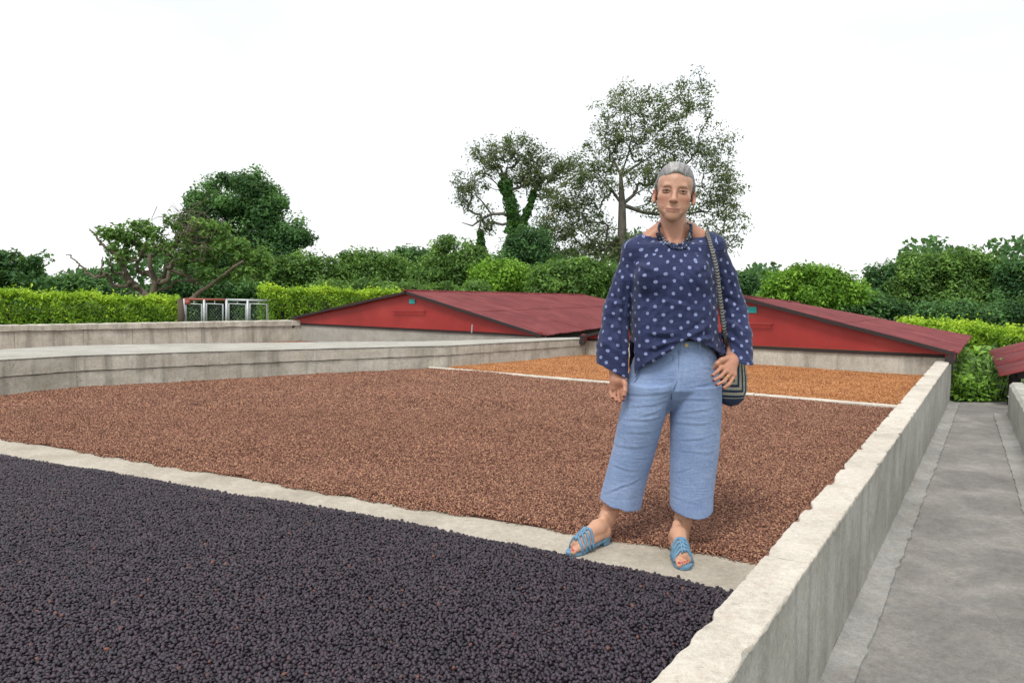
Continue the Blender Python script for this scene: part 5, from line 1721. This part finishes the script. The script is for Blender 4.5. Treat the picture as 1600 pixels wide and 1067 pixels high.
# creases across hips and thighs
def crease(px, py, lx, lz, slope, amp, w=.011):
    global disp
    c = J(px, py, -.11); u = (xx - c[0]); v = (zz - c[2]) - slope * u - 0.12 * u * np.abs(u) / max(lx, .01)
    amp = amp * .55; w = w * .62
    disp += amp * np.exp(-(v / w) ** 2) * np.exp(-(u / lx) ** 2) * (N[:, 1] < .25)
    disp -= amp * .8 * np.exp(-((v + w * 1.7) / w) ** 2) * np.exp(-(u / lx) ** 2) * (N[:, 1] < .25)
for px, py, lx, sl_, am in ((1010, 598, .08, -.05, .0030), (1005, 615, .09, .03, .0034), (1010, 632, .08, .10, .0030), (1003, 655, .07, .0, .0034), (998, 676, .06, -.04, .0026), (985, 700, .06, -.06, .0034), (1015, 645, .05, .25, .003),
                         (1095, 600, .07, .10, .0026), (1090, 622, .07, -.06, .0032), (1088, 640, .07, .12, .0030), (1085, 660, .07, -.03, .0030), (1086, 684, .06, .08, .0032), (1092, 705, .06, -.15, .0024), (1068, 735, .04, .5, .002),
                         (975, 735, .05, -.25, .0030), (985, 760, .05, .35, .0034), (965, 770, .04, .6, .003), (1065, 780, .04, -.3, .002), (1030, 575, .05, .2, .002), (1110, 575, .04, -.3, .002)):
    crease(px, py, lx, 0, sl_, am)
disp += .0003 * np.sin(zz * 95 + 9 * np.sin(xx * 14)) * np.clip((zz - zpx(760)) / .2, 0, 1) * (.6 + .4 * np.sin(xx * 31))
disp += .003 * np.sin(np.arctan2(yy - D0, xx - np.where(xx < xm, xpx(972), xpx(1083))) * 5 + zz * 5) * np.clip((zpx(700) - zz) / .25, 0, 1)
# fly and pocket seams, hem stitching
fly = np.exp(-((xx - xfr(1063) - .012 * np.clip((zz - zpx(600)) / .1, -1, 1)) / .004) ** 2) * (zz > zpx(620)) * (N[:, 1] < -.3)
disp += .003 * fly
fold = np.exp(-((xx - xfr(1049, -.1)) / .012) ** 2) * np.clip((zz - zpx(650)) / .03, 0, 1) * np.clip((zpx(575) - zz) / .1, 0, 1) * (N[:, 1] < -.2)
disp -= .008 * fold
pk = J(1108, 560, -.12); slope = np.exp(-((((xx - pk[0]) * .8 + (zz - pk[2]) * .6)) / .004) ** 2) * (np.abs(zz - pk[2]) < .05) * (xx > xpx(1090)) * (N[:, 1] < -.1)
disp += .004 * slope
TV = TV + N * disp[:, None]
def cloth_mat(name, c0, c1, c2, scale=420.0, rough=0.85, blotch=6.0, bump=0.35, wrinkle=2.2):
    t = NT(name)
    v = t.coord(kind='Position')
    w1 = t.noise(t.coord((1.0, 1.0, 0.12), 'Position'), scale, 2, 0.5)
    w2 = t.noise(t.coord((0.12, 0.4, 1.0), 'Position'), scale, 2, 0.5)
    wv = t.math('MULTIPLY', t.math('ADD', w1, w2), 0.5)
    b = t.noise(v, blotch, 5, 0.65)
    f = t.math('ADD', t.math('MULTIPLY', wv, 0.55), t.math('MULTIPLY', b, 0.45))
    c = t.ramp(f, [(0.38, c0), (0.5, c1), (0.62, c2)])
    wr = t.noise(t.coord((5.0, 5.0, 26.0), 'Position'), wrinkle, 5, 0.6, 0.8)
    b1 = t.n('ShaderNodeBump'); b1.inputs['Strength'].default_value = 0.34; b1.inputs['Distance'].default_value = 0.012
    t.l(wr, b1.inputs['Height'])
    b2 = t.n('ShaderNodeBump'); b2.inputs['Strength'].default_value = bump; b2.inputs['Distance'].default_value = 0.002
    t.l(wv, b2.inputs['Height']); t.l(b1.outputs['Normal'], b2.inputs['Normal']); t.l(b2.outputs['Normal'], t.b.inputs['Normal'])
    t.b.inputs['Sheen Weight'].default_value = 0.12
    t.set(Roughness=rough, Specular_IOR_Level=0.2)
    return t, c
t_, c_ = cloth_mat('washed_blue_linen', (.165, .235, .405), (.215, .295, .475), (.285, .370, .55))
t_.col(c_); M['trouser'] = t_.m
keep(mesh_np('trousers', TV, TQ, M['trouser'], None, True), woman)
tro = woman.children[-1]
M['metal_button'] = plain('brass_button', (.45, .36, .20), 0.35, 0.8)
def on_front(f, x, z):
    """depth of the front surface of a sculpted field at (x, z)"""
    i = int(round((x - f.lo[0]) / f.h)); k = int(round((z - f.lo[2]) / f.h))
    col = f.D[i, :, k]; j = np.argmax(col < 0)
    return f.ax[1][j]
bz = J(1073, 539.5, -.11); mb = MB(); y0 = on_front(tf, bz[0], bz[2])
mb.tube([(bz[0], y0 + .004, bz[2]), (bz[0], y0 - .006, bz[2])], .0085, 14)
keep(mb.build('waist_button', M['metal_button'], None), woman)
wb = []
for px in np.linspace(1040, 1112, 10):
    q = J(px, 548 + (px - 1040) * .05, -.12); wb.append((q[0], on_front(tf, q[0], q[2]) - .001, q[2]))
mb = MB(); mb.tube(wb, .0022, 6); keep(mb.build('waistband_seam', M['trouser'], None), woman)
for px in (1095,):
    a, b = J(px, 533, -.12), J(px + 1, 547, -.12)
    mb = MB(); mb.bar((a[0], on_front(tf, a[0], b[2]) - .003, a[2]), (b[0], on_front(tf, b[0], b[2]) - .003, b[2]), .011, .004); keep(mb.build('belt_loop', M['trouser'], None), woman)

def seam(name, pts, r=.0016):
    P = []
    for px, py in pts:
        q = J(px, py, -.12); P.append((q[0], on_front(tf, q[0], q[2]) - .001, q[2]))
    P = np.array(P)
    for _ in range(2): P[1:-1] = (P[:-2] + 2 * P[1:-1] + P[2:]) / 4
    mb = MB(); mb.tube(P, r, 5); return keep(mb.build(name, M['seam'], None, True), woman)
M['seam'] = plain('darker_seam_thread', (.10, .15, .28), 0.9)
seam('fly_seam', [(1062, 548), (1061.5, 560), (1061, 575), (1060, 590), (1057, 602), (1051, 609)])
seam('fly_edge', [(1053, 550), (1052.5, 570), (1051.5, 590), (1050.5, 610), (1050, 625)], .0022)
seam('pocket_seam', [(1101, 549), (1105, 557), (1110, 566), (1116, 575)], .0024)
seam('pocket_seam', [(1098, 549), (1102, 558), (1107, 567), (1113, 577)], .0012)
seam('pocket_seam', [(1018, 572), (1010, 580), (1002, 590), (995, 600)], .0020)
# ------------------------------------------------------------------ blouse
bf = Field([xpx(905), D0 - .26, zpx(622)], [xpx(1195), D0 + .28, zpx(345)], 0.0032)
rows_(bf, [(383, 986, 1120), (400, 984, 1119), (425, 983, 1118.5), (455, 984, 1118), (490, 984, 1119), (525, 983, 1122), (555, 981, 1127), (612, 978, 1132)], [.02, .015, .01, .005, .005, .005, .005, .005], [.085, .108, .126, .134, .140, .150, .160, .168], 0.02, 2.15)
for s_ in (-1, 1): bf.ell(J(1051 + s_ * 30, 432, -.085), (.062, .045, .062), 0.05)
for sh, side in ((shL, -1), (shR, 1)):
    bf.cone(J(1053 + side * 18, 360, 0.05), sh + [0, 0, -0.002], 0.036, 0.054, 0.03)
    bf.cone(J(1053 + side * 20, 390, -.03), sh + [0, -.015, -.01], 0.030, 0.040, 0.03)
cuffL, cuffR = J(956, 590, -.01), J(1154, 563, -.02)
# sleeves: wide bells
def sleeve(P, R, flat, k):
    for i in range(len(P) - 1): bf.cone(P[i], P[i + 1], R[i], R[i + 1], k)
sl_L = [shL + [.004, 0, -.004], J(979, 440, .035), J(967, 490, .045), J(960, 540, .02), J(957, 600, -.01)]
sleeve(sl_L, [.052, .056, .064, .073, .082], 1, 0.02)
sl_R = [shR + [-.002, 0, -.004], J(1132, 432, .05), J(1146, 485, .055), J(1150, 525, -.005), J(1152, 578, -.065)]
sleeve(sl_R, [.050, .050, .057, .064, .069], 1, 0.02)
X = bf.ax[0][:, None, None]; Y = bf.ax[1][None, :, None]; Z = bf.ax[2][None, None, :]
DB = bf.D
# hem of the body: tucked in front, long on her right side
hx_ = [xfr(p) for p in (960, 978, 984, 998, 1001, 1030, 1050, 1060, 1075, 1095, 1118, 1135, 1150)]
hz_ = [zfr(p) for p in (606, 603, 600, 587, 577, 559, 548, 535, 529, 534, 546, 556, 556)]
hemz = np.interp(bf.ax[0], hx_, hz_)[:, None, None]
backhem = zpx(598)
blend = np.clip((Y - (D0 + .01)) / .05, 0, 1)
hemz = hemz * (1 - blend) + np.minimum(hemz, backhem) * blend
def seg_axis(P):
    """distance along and signed cut plane at the end of a sleeve"""
    a, b = P[-2], P[-1]; d = (b - a) / np.linalg.norm(b - a)
    return a, d
torso_zone = (X > xpx(983)) & (X < xpx(1131))
def sleeve_dist(P, R):
    best = None
    for i in range(len(P) - 1):
        a, b = P[i], P[i + 1]; d = b - a; L2 = d @ d
        t = np.clip(((X - a[0]) * d[0] + (Y - a[1]) * d[1] + (Z - a[2]) * d[2]) / L2, 0, 1)
        q = np.sqrt((X - a[0] - t * d[0]) ** 2 + (Y - a[1] - t * d[1]) ** 2 + (Z - a[2] - t * d[2]) ** 2) - (R[i] + (R[i + 1] - R[i]) * t)
        best = q if best is None else np.minimum(best, q)
    return best
# cuff ends
cL = zpx(565) + (zpx(590) - zpx(565)) * np.clip((X - xpx(928)) / (xpx(980) - xpx(928)), 0, 1.15)
cR = zpx(549) + (zpx(567) - zpx(549)) * np.sin(np.clip((X - xpx(1118)) / (xpx(1178) - xpx(1118)), 0, 1) * math.pi * .62)
isL = X < xpx(981.5); isR = X > xpx(1131)
endz = np.where(isL, cL, np.where(isR, cR, hemz))
shell = np.maximum(DB + .0085, Z - (endz + .13))
DB = np.maximum(np.maximum(DB, endz - Z), -shell)
# neck opening
ne = np.sqrt(((X - xpx(1054)) / (52 / PXM)) ** 2 + ((Y - (D0 + .035)) / .118) ** 2)
nzc = J(1054, 379, -.09)[2] + .0 * X
dn = (ne - 1) * .10
cutz = (zpx(381) + .022 * np.clip((Y - (D0 - .09)) / .12, 0, 1) + .020 * np.clip(np.abs(X - xpx(1054)) / .14, 0, 1.2) ** 2) - Z
DB = np.maximum(DB, -np.maximum(dn, cutz))
# crease between body and her right sleeve
gx_ = xpx(984) ; gap = np.exp(-((X - gx_) / .009) ** 2) * np.clip((zpx(440) - Z) / .12, 0, 1)
DB = DB + .016 * gap
gx2 = np.interp(bf.ax[2], [zpx(560), zpx(520), zpx(480), zpx(430), zpx(400)], [xpx(1131), xpx(1128), xpx(1124), xpx(1121), xpx(1120)])[None, None, :]
gap2 = np.exp(-((X - gx2) / .0065) ** 2) * np.clip((zpx(425) - Z) / .10, 0, 1)
DB = DB + .022 * gap2
bf.D = DB.astype(np.float32)
BV, BQ = bf.mesh()
# keep only the main connected cloth, drop crumbs
N = vnormals(BV, BQ)
xx, yy, zz = BV.T
disp = np.zeros(len(BV))
front = (N[:, 1] < .3)
def fold_(px, py, px2, py2, amp, w):
    """soft fold along a line"""
    global disp
    a, b = J(px, py, -.11), J(px2, py2, -.11)
    dx, dz = b[0] - a[0], b[2] - a[2]; L = math.hypot(dx, dz)
    u = ((xx - a[0]) * dx + (zz - a[2]) * dz) / L; v = (-(xx - a[0]) * dz + (zz - a[2]) * dx) / L
    e = np.clip(u / (.25 * L), 0, 1) * np.clip((L - u) / (.25 * L), 0, 1)
    disp += front * amp * e * (np.exp(-(v / w) ** 2) - .7 * np.exp(-((v - 1.8 * w) / w) ** 2))
for f_ in ((1060, 528, 1010, 545, .007, .010), (1062, 520, 1005, 520, .006, .012), (1070, 527, 1110, 505, .006, .011), (1080, 532, 1118, 528, .006, .010), (1055, 535, 1003, 572, .008, .010),
           (1000, 440, 1008, 560, .005, .014), (1016, 470, 1020, 560, .004, .012), (1112, 430, 1106, 520, .004, .012), (1090, 500, 1098, 536, .004, .010),
           (990, 410, 1030, 428, .003, .012), (1112, 408, 1080, 428, .003, .012), (1030, 470, 1075, 478, .0025, .010),
           (962, 430, 946, 560, .006, .013), (978, 420, 966, 560, .005, .012), (950, 500, 975, 520, .004, .012), (945, 530, 972, 560, .004, .012), (955, 470, 978, 478, .004, .010),
           (1135, 400, 1150, 470, .004, .012), (1140, 500, 1168, 520, .006, .012), (1135, 520, 1165, 545, .006, .011), (1150, 470, 1162, 540, .005, .012), (1142, 470, 1160, 480, .004, .010)):
    fold_(*f_)
disp += .0014 * np.sin(xx * 75 + 6 * np.sin(zz * 21)) * np.sin(zz * 44 + 5 * np.sin(xx * 26))
BV = BV + N * (disp * 1.5)[:, None]
# printed dots: rows of dots measured along the cloth
def dots(u, v, du=.066, dv=.054):
    r = np.full(len(u), 9.0)
    for ou, ov in ((0, 0), (du / 2, dv / 2)):
        iu, iv = np.round((u - ou) / du), np.round((v - ov) / dv)
        ju = .0045 * np.sin(iu * 12.9 + iv * 7.3 + ou * 50); jv = .0045 * np.sin(iu * 5.1 - iv * 11.7 + ou * 31)
        r = np.minimum(r, np.hypot(u - ou - iu * du - ju, v - ov - iv * dv - jv))
    return r
cx_, cy_ = xpx(1052), D0 + .01
th_ = np.arctan2(xx - cx_, -(yy - cy_))
u_t = .150 * th_; u_f = xx - cx_
phi = np.arctan2((xx - cx_) / .186, -(yy - cy_) / .142)
pg = np.linspace(-math.pi, math.pi, 721)
ag = np.cumsum(np.hypot(.186 * np.cos(pg), .142 * np.sin(pg))) * (pg[1] - pg[0]); ag -= np.interp(0, pg, ag)
u_b = np.interp(phi, pg, ag)
z0_ = zpx(408)
R_t = dots(u_b, zz - zpx(450))
def sleeve_uv(P):
    P = np.array(P); A_ = []
    s0 = 0; best = np.full(len(BV), 9.0); uu = np.zeros(len(BV)); vv = np.zeros(len(BV))
    for i in range(len(P) - 1):
        a, b = P[i], P[i + 1]; d = b - a; L = np.linalg.norm(d); d = d / L
        t = np.clip((BV - a) @ d, 0, L); q = BV - a - t[:, None] * d
        dist = np.linalg.norm(q, axis=1); m = dist < best
        ang_ = np.arctan2(q[:, 0], -q[:, 1])
        uu[m] = (.066 * ang_)[m]; vv[m] = (s0 + t)[m]; best[m] = dist[m]; s0 += L
    return uu, vv
uL, vL = sleeve_uv(sl_L); uR, vR = sleeve_uv(sl_R)
dL, dR = dots(uL, vL + .01), dots(uR, vR)
edgeL = np.interp(zz, [zpx(560), zpx(430), zpx(385)], [xpx(984), xpx(985), xpx(993)])
edgeR = np.interp(zz, [zpx(560), zpx(520), zpx(430), zpx(380)], [xpx(1131), xpx(1128), xpx(1121), xpx(1113)])
R_t = np.where((N[:, 2] > .60) & (zz > zpx(420)), dots(xx - cx_, yy - D0), R_t)
R_d = np.where(xx < edgeL, dL, np.where(xx > edgeR, dR, R_t))
t_, c_ = cloth_mat('navy_dotted_linen', (.016, .021, .064), (.024, .032, .090), (.036, .046, .122), 300.0, 0.75, 9.0, 0.4)
at = t_.n('ShaderNodeAttribute', attribute_name='dot')
wob = t_.noise(t_.coord(kind='Position'), 160.0, 2, 0.5)
dd_ = t_.math('MULTIPLY', t_.math('ADD', at.outputs['Fac'], t_.math('MULTIPLY', t_.math('SUBTRACT', wob, 0.5), 0.004)), 30.0)
inn = t_.ramp(dd_, [(0.190, (1, 1, 1)), (0.228, (0, 0, 0))])
ctr = t_.ramp(dd_, [(0.05, (0.6, 0.6, 0.6)), (0.12, (1, 1, 1))])
c2 = t_.mix(inn, c_, t_.mix(ctr, (.09, .11, .26), (.24, .28, .47)))
t_.col(c2); M['blouse'] = t_.m
keep(mesh_np('blouse', BV, BQ, M['blouse'], None, True, {'dot': R_d}), woman)

# ------------------------------------------------------------------ necklace of small dark stones
def surf_y(x, z):
    """front of her: skin or blouse"""
    ys = []
    for f in (body, bf):
        i = int(round((x - f.lo[0]) / f.h)); k = int(round((z - f.lo[2]) / f.h))
        if 0 <= i < f.n[0] and 0 <= k < f.n[2]:
            col = f.D[i, :, k] < 0
            if col.any(): ys.append(f.ax[1][np.argmax(col)])
    return min(ys) if ys else D0
M['stone'] = plain('navy_stone', (.03, .045, .085), 0.28, var=0.5, scale=120)
M['stone_pale'] = plain('grey_blue_stone', (.20, .26, .33), 0.3, var=0.4, scale=120)
rb = random.Random(3)
nk = thing('necklace', 'double strand of small dark blue stones round the neck of the woman', 'necklace', loc=tuple(J(1053, 385, -.12)))
beadn = 0
for st, pts in enumerate(([(1033, 346), (1030, 354), (1030, 362), (1034, 373), (1042, 381), (1053, 384.5), (1064, 381.5), (1073, 372), (1078, 360), (1078, 352), (1074, 344)],
                          [(1031, 347), (1027, 356), (1028, 366), (1033, 379), (1042, 387), (1053, 391), (1065, 387.5), (1074, 377), (1080, 364), (1080, 353), (1076, 345)])):
    P = np.array([J(*p) for p in pts]); s = np.r_[0, np.cumsum(np.linalg.norm(np.diff(P, axis=0), axis=1))]
    Pt = np.stack([np.interp(np.arange(0, s[-1], .0098), s, P[:, k]) for k in range(3)], 1)
    line = []
    for i, p in enumerate(Pt):
        u = abs(i / (len(Pt) - 1) - .5) * 2
        dx_ = p[0] - xpx(1053)
        yc = D0 + .035 - math.sqrt(max(0, .074 ** 2 - dx_ ** 2))
        y = min(yc, surf_y(p[0], p[2])) if u < .7 else yc
        if u > .88: y = yc * (1 - (u - .88) / .12) + (D0 + .05) * (u - .88) / .12
        p = np.array([p[0] + rb.uniform(-.0025, .0025), y - .004 - rb.uniform(0, .003), p[2] + rb.uniform(-.0025, .0025)])
        line.append(p)
        mb = MB(); r = rb.uniform(.0046, .0066)
        mb.ball(p, (r * rb.uniform(.8, 1.2), r, r * rb.uniform(.8, 1.2)), 6, 5)
        keep(mb.build('bead', M['stone'] if rb.random() < .68 else M['stone_pale'], None, True), nk)
    mb = MB(); mb.tube(line, .0012, 4); keep(mb.build('cord', M['stone'], None), nk)
# ring
mb = MB(); c = pt(1136, 590, -.168); d = pt(1131, 596, -.180) - pt(1141, 584, -.155); d /= np.linalg.norm(d)
x_ = np.cross(d, [0, 1, 0]); x_ /= np.linalg.norm(x_); y_ = np.cross(d, x_)
mb.tube([c + (x_ * math.cos(a) + y_ * math.sin(a)) * .0105 for a in np.linspace(0, 2 * math.pi, 17)], .0020, 6, False)
M['gold'] = plain('gold', (.75, .48, .16), 0.25, 1.0)
keep(mb.build('ring', M['gold'], None, True), woman)
# small earring studs
for s_ in (-1, 1):
    mb = MB(); mb.ball(HP(.0825 * s_, -.009, -.044), .0020, 8, 6); keep(mb.build('earring', M['gold'], None, True), woman)

# ------------------------------------------------------------------ sandals
M['sandal'] = plain('sky_blue_leather', (.125, .255, .375), 0.55, var=0.2, scale=60)
M['insole'] = plain('pale_blue_insole', (.24, .44, .58), 0.6)
def sandal(F_):
    heel, ball, d, sd = F_
    L = np.linalg.norm((ball - heel)[:2])
    up = np.array([0, 0, 1.0])
    def q(f, l, z): return np.array([*(heel[:2] + d[:2] * f + sd[:2] * l), ZG + z])
    outl = []
    tip = L + .062
    ks = [(-.034, 0), (-.030, .016), (-.016, .026), (.02, .030), (.06, .031), (L - .03, .036), (L, .042), (L + .03, .041), (tip - .012, .030), (tip, .012), (tip, -.006), (tip - .018, -.026), (L + .015, -.036), (L - .02, -.036), (.06, -.029), (.02, -.028), (-.016, -.025), (-.030, -.015)]
    # smooth outline
    kk = np.array(ks); P = kk.copy()
    for _ in range(2):
        a = P; b = np.roll(P, -1, 0)
        P = np.stack([a * .75 + b * .25, a * .25 + b * .75], 1).reshape(-1, 2)
    def hz_(f): return .024 * np.clip(1 - f / (L - .01), 0, 1) ** 1.0
    n = len(P); top = np.array([q(f, l, .013 + hz_(f)) for f, l in P]); bot = np.array([q(f, l, .001 + hz_(f)) for f, l in P])
    c = top.mean(0); 
    # sole as strips across (outline is symmetric in order)
    V = np.concatenate([top, bot]); Qs = [[i, (i + 1) % n, (i + 1) % n + n, i + n] for i in range(n)]
    half = n // 2
    T = []
    for i in range(half):
        a, b, e, f = i, i + 1, (n - i - 1) % n, (n - i) % n
        if len({a, b, e, f}) == 4: Qs.append([f, e, b, a]); Qs.append([a + n, b + n, e + n, f + n])
        else:
            t3 = list(dict.fromkeys([f, e, b, a]))
            if len(t3) == 3: T.append(t3); T.append([x + n for x in t3][::-1])
    s = thing('sandal', None, None); 
    mb = MB(); mb.add(V, Qs, T)
    hb = [(-.030, 0), (-.024, .018), (.0, .026), (.026, .027), (.026, -.026), (.0, -.025), (-.024, -.017)]
    m = len(hb); tv = np.array([q(f, l, .004 + hz_(f)) for f, l in hb]); bv = np.array([q(f * .92, l * .95, 0) for f, l in hb])
    return s, mb, (tv, bv, m), q, L, d, sd, heel, ball
sid = 0
for F_, lab in ((FL, 'right'), (FR, 'left')):
    s, mb, (tv, bv, m), q, L, d, sd, heel, ball = sandal(F_)
    s.location = (*heel[:2], ZG)
    keep(s, woman)
    for k_ in ('label', 'category', 'kind'):
        if k_ in s: del s[k_]
    def sub(o):
        o.parent = s
        o.matrix_parent_inverse = Matrix.Translation(s.location).inverted()
        return o
    sub(mb.build('sole', M['sandal']))
    h_ = MB(); h_.add(np.concatenate([tv, bv]), [[i, (i + 1) % m, (i + 1) % m + m, i + m] for i in range(m)]); h_.add(tv, None, [[0, i, i + 1] for i in range(1, m - 1)]); h_.add(bv, None, [[0, i + 1, i] for i in range(1, m - 1)])
    sub(h_.build('heel', M['sandal']))
    # straps: arches over the forefoot following the skin
    def top_z(x, y):
        i = int(round((x - body.lo[0]) / body.h)); j = int(round((y - body.lo[1]) / body.h))
        col = body.D[i, j, :60] < 0
        w_ = np.where(col)[0]
        return body.ax[2][w_[-1]] if len(w_) else ZG + .014
    for f0, f1 in ((L - .048, L - .058), (L - .030, L - .036), (L - .012, L - .014), (L + .008, L + .010)):
        P = []
        for u in np.linspace(-1, 1, 17):
            l = u * .0385 + .002
            f = f0 + (f1 - f0) * (u + 1) / 2 - .006 * (1 - u * u)
            b = q(f, l, 0)
            z = min(top_z(b[0], b[1]), ZG + .085) + .0050
            base = ZG + .010
            edge = np.clip((1 - abs(u)) / .18, 0, 1)
            P.append([b[0], b[1], base + (max(z, base) - base) * edge ** .5])
        P = np.array(P)
        for _ in range(2): P[1:-1, 2] = np.maximum(P[1:-1, 2], (P[:-2, 2] + P[2:, 2]) / 2)
        mb = MB(); mb.tube(P, .0068, 8); sub(mb.build('strap', M['sandal'], None, True))
    # woven knot across the straps
    for l0 in (-.006, .006):
        P = []
        for t in np.linspace(0, 1, 13):
            f = L - .058 + .076 * t; l = l0 * math.cos(t * math.pi * 3) + .002
            b = q(f, l, 0); P.append([b[0], b[1], min(top_z(b[0], b[1]), ZG + .09) + .0085 + .003 * math.sin(t * math.pi * 6 + l0 * 500)])
        mb = MB(); mb.tube(P, .0052, 8); sub(mb.build('woven_strap', M['sandal'], None, True))

# ------------------------------------------------------------------ knitted shoulder bag
def bag_mat():
    t = NT('cream_and_navy_knit')
    at = t.n('ShaderNodeAttribute', attribute_name='stripe')
    wv = t.noise(t.coord(kind='Position'), 330.0, 2, 0.5)
    c = t.ramp(at.outputs['Fac'], [(0.44, (.46, .43, .33)), (0.56, (.030, .050, .095))])
    c = t.mix(0.5, c, t.ramp(wv, [(0.35, (.3, .3, .3)), (0.65, (.68, .68, .68))]), 'OVERLAY')
    t.col(c); t.bump(wv, 0.9, 0.004)
    return t.set(Roughness=0.9)
M['knit'] = bag_mat()
bg = thing('shoulder_bag', 'small cream and navy knitted bag hanging behind the hand of the woman', 'bag', loc=tuple(J(1148, 635, .05)))
kf = Field([xpx(1115), D0 - .09, zpx(650)], [xpx(1190), D0 + .20, zpx(545)], 0.003)
kf.prof([zpx(y) for y in (552, 570, 590, 612, 626, 633, 637)], [xpx(x) for x in (1147, 1149, 1150, 1151, 1150, 1149, 1149)], [D0 + .055] * 7, [.052, .060, .066, .065, .054, .038, .012], [.035, .045, .052, .054, .046, .032, .010], 0.004, 2.1)
KV, KQ = kf.mesh()
N = vnormals(KV, KQ)
cc = J(1150, 598, .055)
th_ = np.arctan2(KV[:, 0] - cc[0], -(KV[:, 1] - cc[1]))
us = th_ * .062 + .060; vs = (KV[:, 2] - cc[2])
sx = (us / .040 + 100.5) % 1.0
# nested angular spirals: concentric squares cut along the diagonal
uu = us; vv = vs - .045
ring = np.maximum(np.abs(uu), np.abs(vv) * 1.05)
st_ = .5 + .5 * np.sign(np.sin(ring / .0165 * 2 * math.pi * .72 + 1.2))
st_ = .5 + .5 * np.clip(np.sin(ring * 2 * math.pi / .0250 + .6) * 4, -1, 1)
st_ = np.where(KV[:, 2] < zpx(623), 1.0, st_)
KV = KV + N * (.0012 * np.sin(vs * 900) + .0008 * np.sin(us * 700))[:, None]
keep(mesh_np('pouch', KV, KQ, M['knit'], None, True, {'stripe': st_}), bg)
# braided strap over her left shoulder
M['strap_cream'] = plain('cream_cord', (.27, .25, .20), 0.85, var=0.25, scale=200)
M['strap_dark'] = plain('dark_cord', (.03, .04, .06), 0.85, var=0.25, scale=200)
sp = [(1107, 361, .06), (1105, 362, .03), (1105, 366, -.01), (1109, 378, -.06), (1114, 396, -.09), (1120, 420, -.105), (1123, 445, -.10), (1126, 470, -.095), (1129, 495, -.09), (1132, 518, -.085), (1135, 535, -.03), (1138, 552, .03)]
P0 = np.array([J(*p) for p in sp]); s = np.linspace(0, 1, len(P0)); tq = np.linspace(0, 1, 150)
P0 = np.stack([np.interp(tq, s, P0[:, k]) for k in range(3)], 1)
for _ in range(6): P0[1:-1] = (P0[:-2] + 2 * P0[1:-1] + P0[2:]) / 4
for i in range(len(P0)):
    if P0[i][2] > zpx(520): 
        y = surf_y(P0[i][0], P0[i][2]); 
        if P0[i][1] > y - .006 and P0[i][2] < zpx(366): P0[i][1] = y - .006
for _ in range(4): P0[1:-1] = (P0[:-2] + 2 * P0[1:-1] + P0[2:]) / 4
Tn = np.gradient(P0, axis=0); Tn /= np.linalg.norm(Tn, axis=1)[:, None]
sdv = np.cross(Tn, [0, 1, 0]); sdv /= np.linalg.norm(sdv, axis=1)[:, None]; fv = np.cross(sdv, Tn)
Ls = np.r_[0, np.cumsum(np.linalg.norm(np.diff(P0, axis=0), axis=1))]
for k in range(4):
    ph = k * math.pi / 2
    a = Ls / .026 * 2 * math.pi + ph
    Pk = P0 + sdv * (np.sin(a) * .0060)[:, None] + fv * (np.sin(a * 2) * .0032)[:, None]
    mb = MB(); mb.tube(Pk, .0038, 6); keep(mb.build('strap_cord', M['strap_cream'] if k % 2 == 0 else M['strap_dark'], None, True), bg)
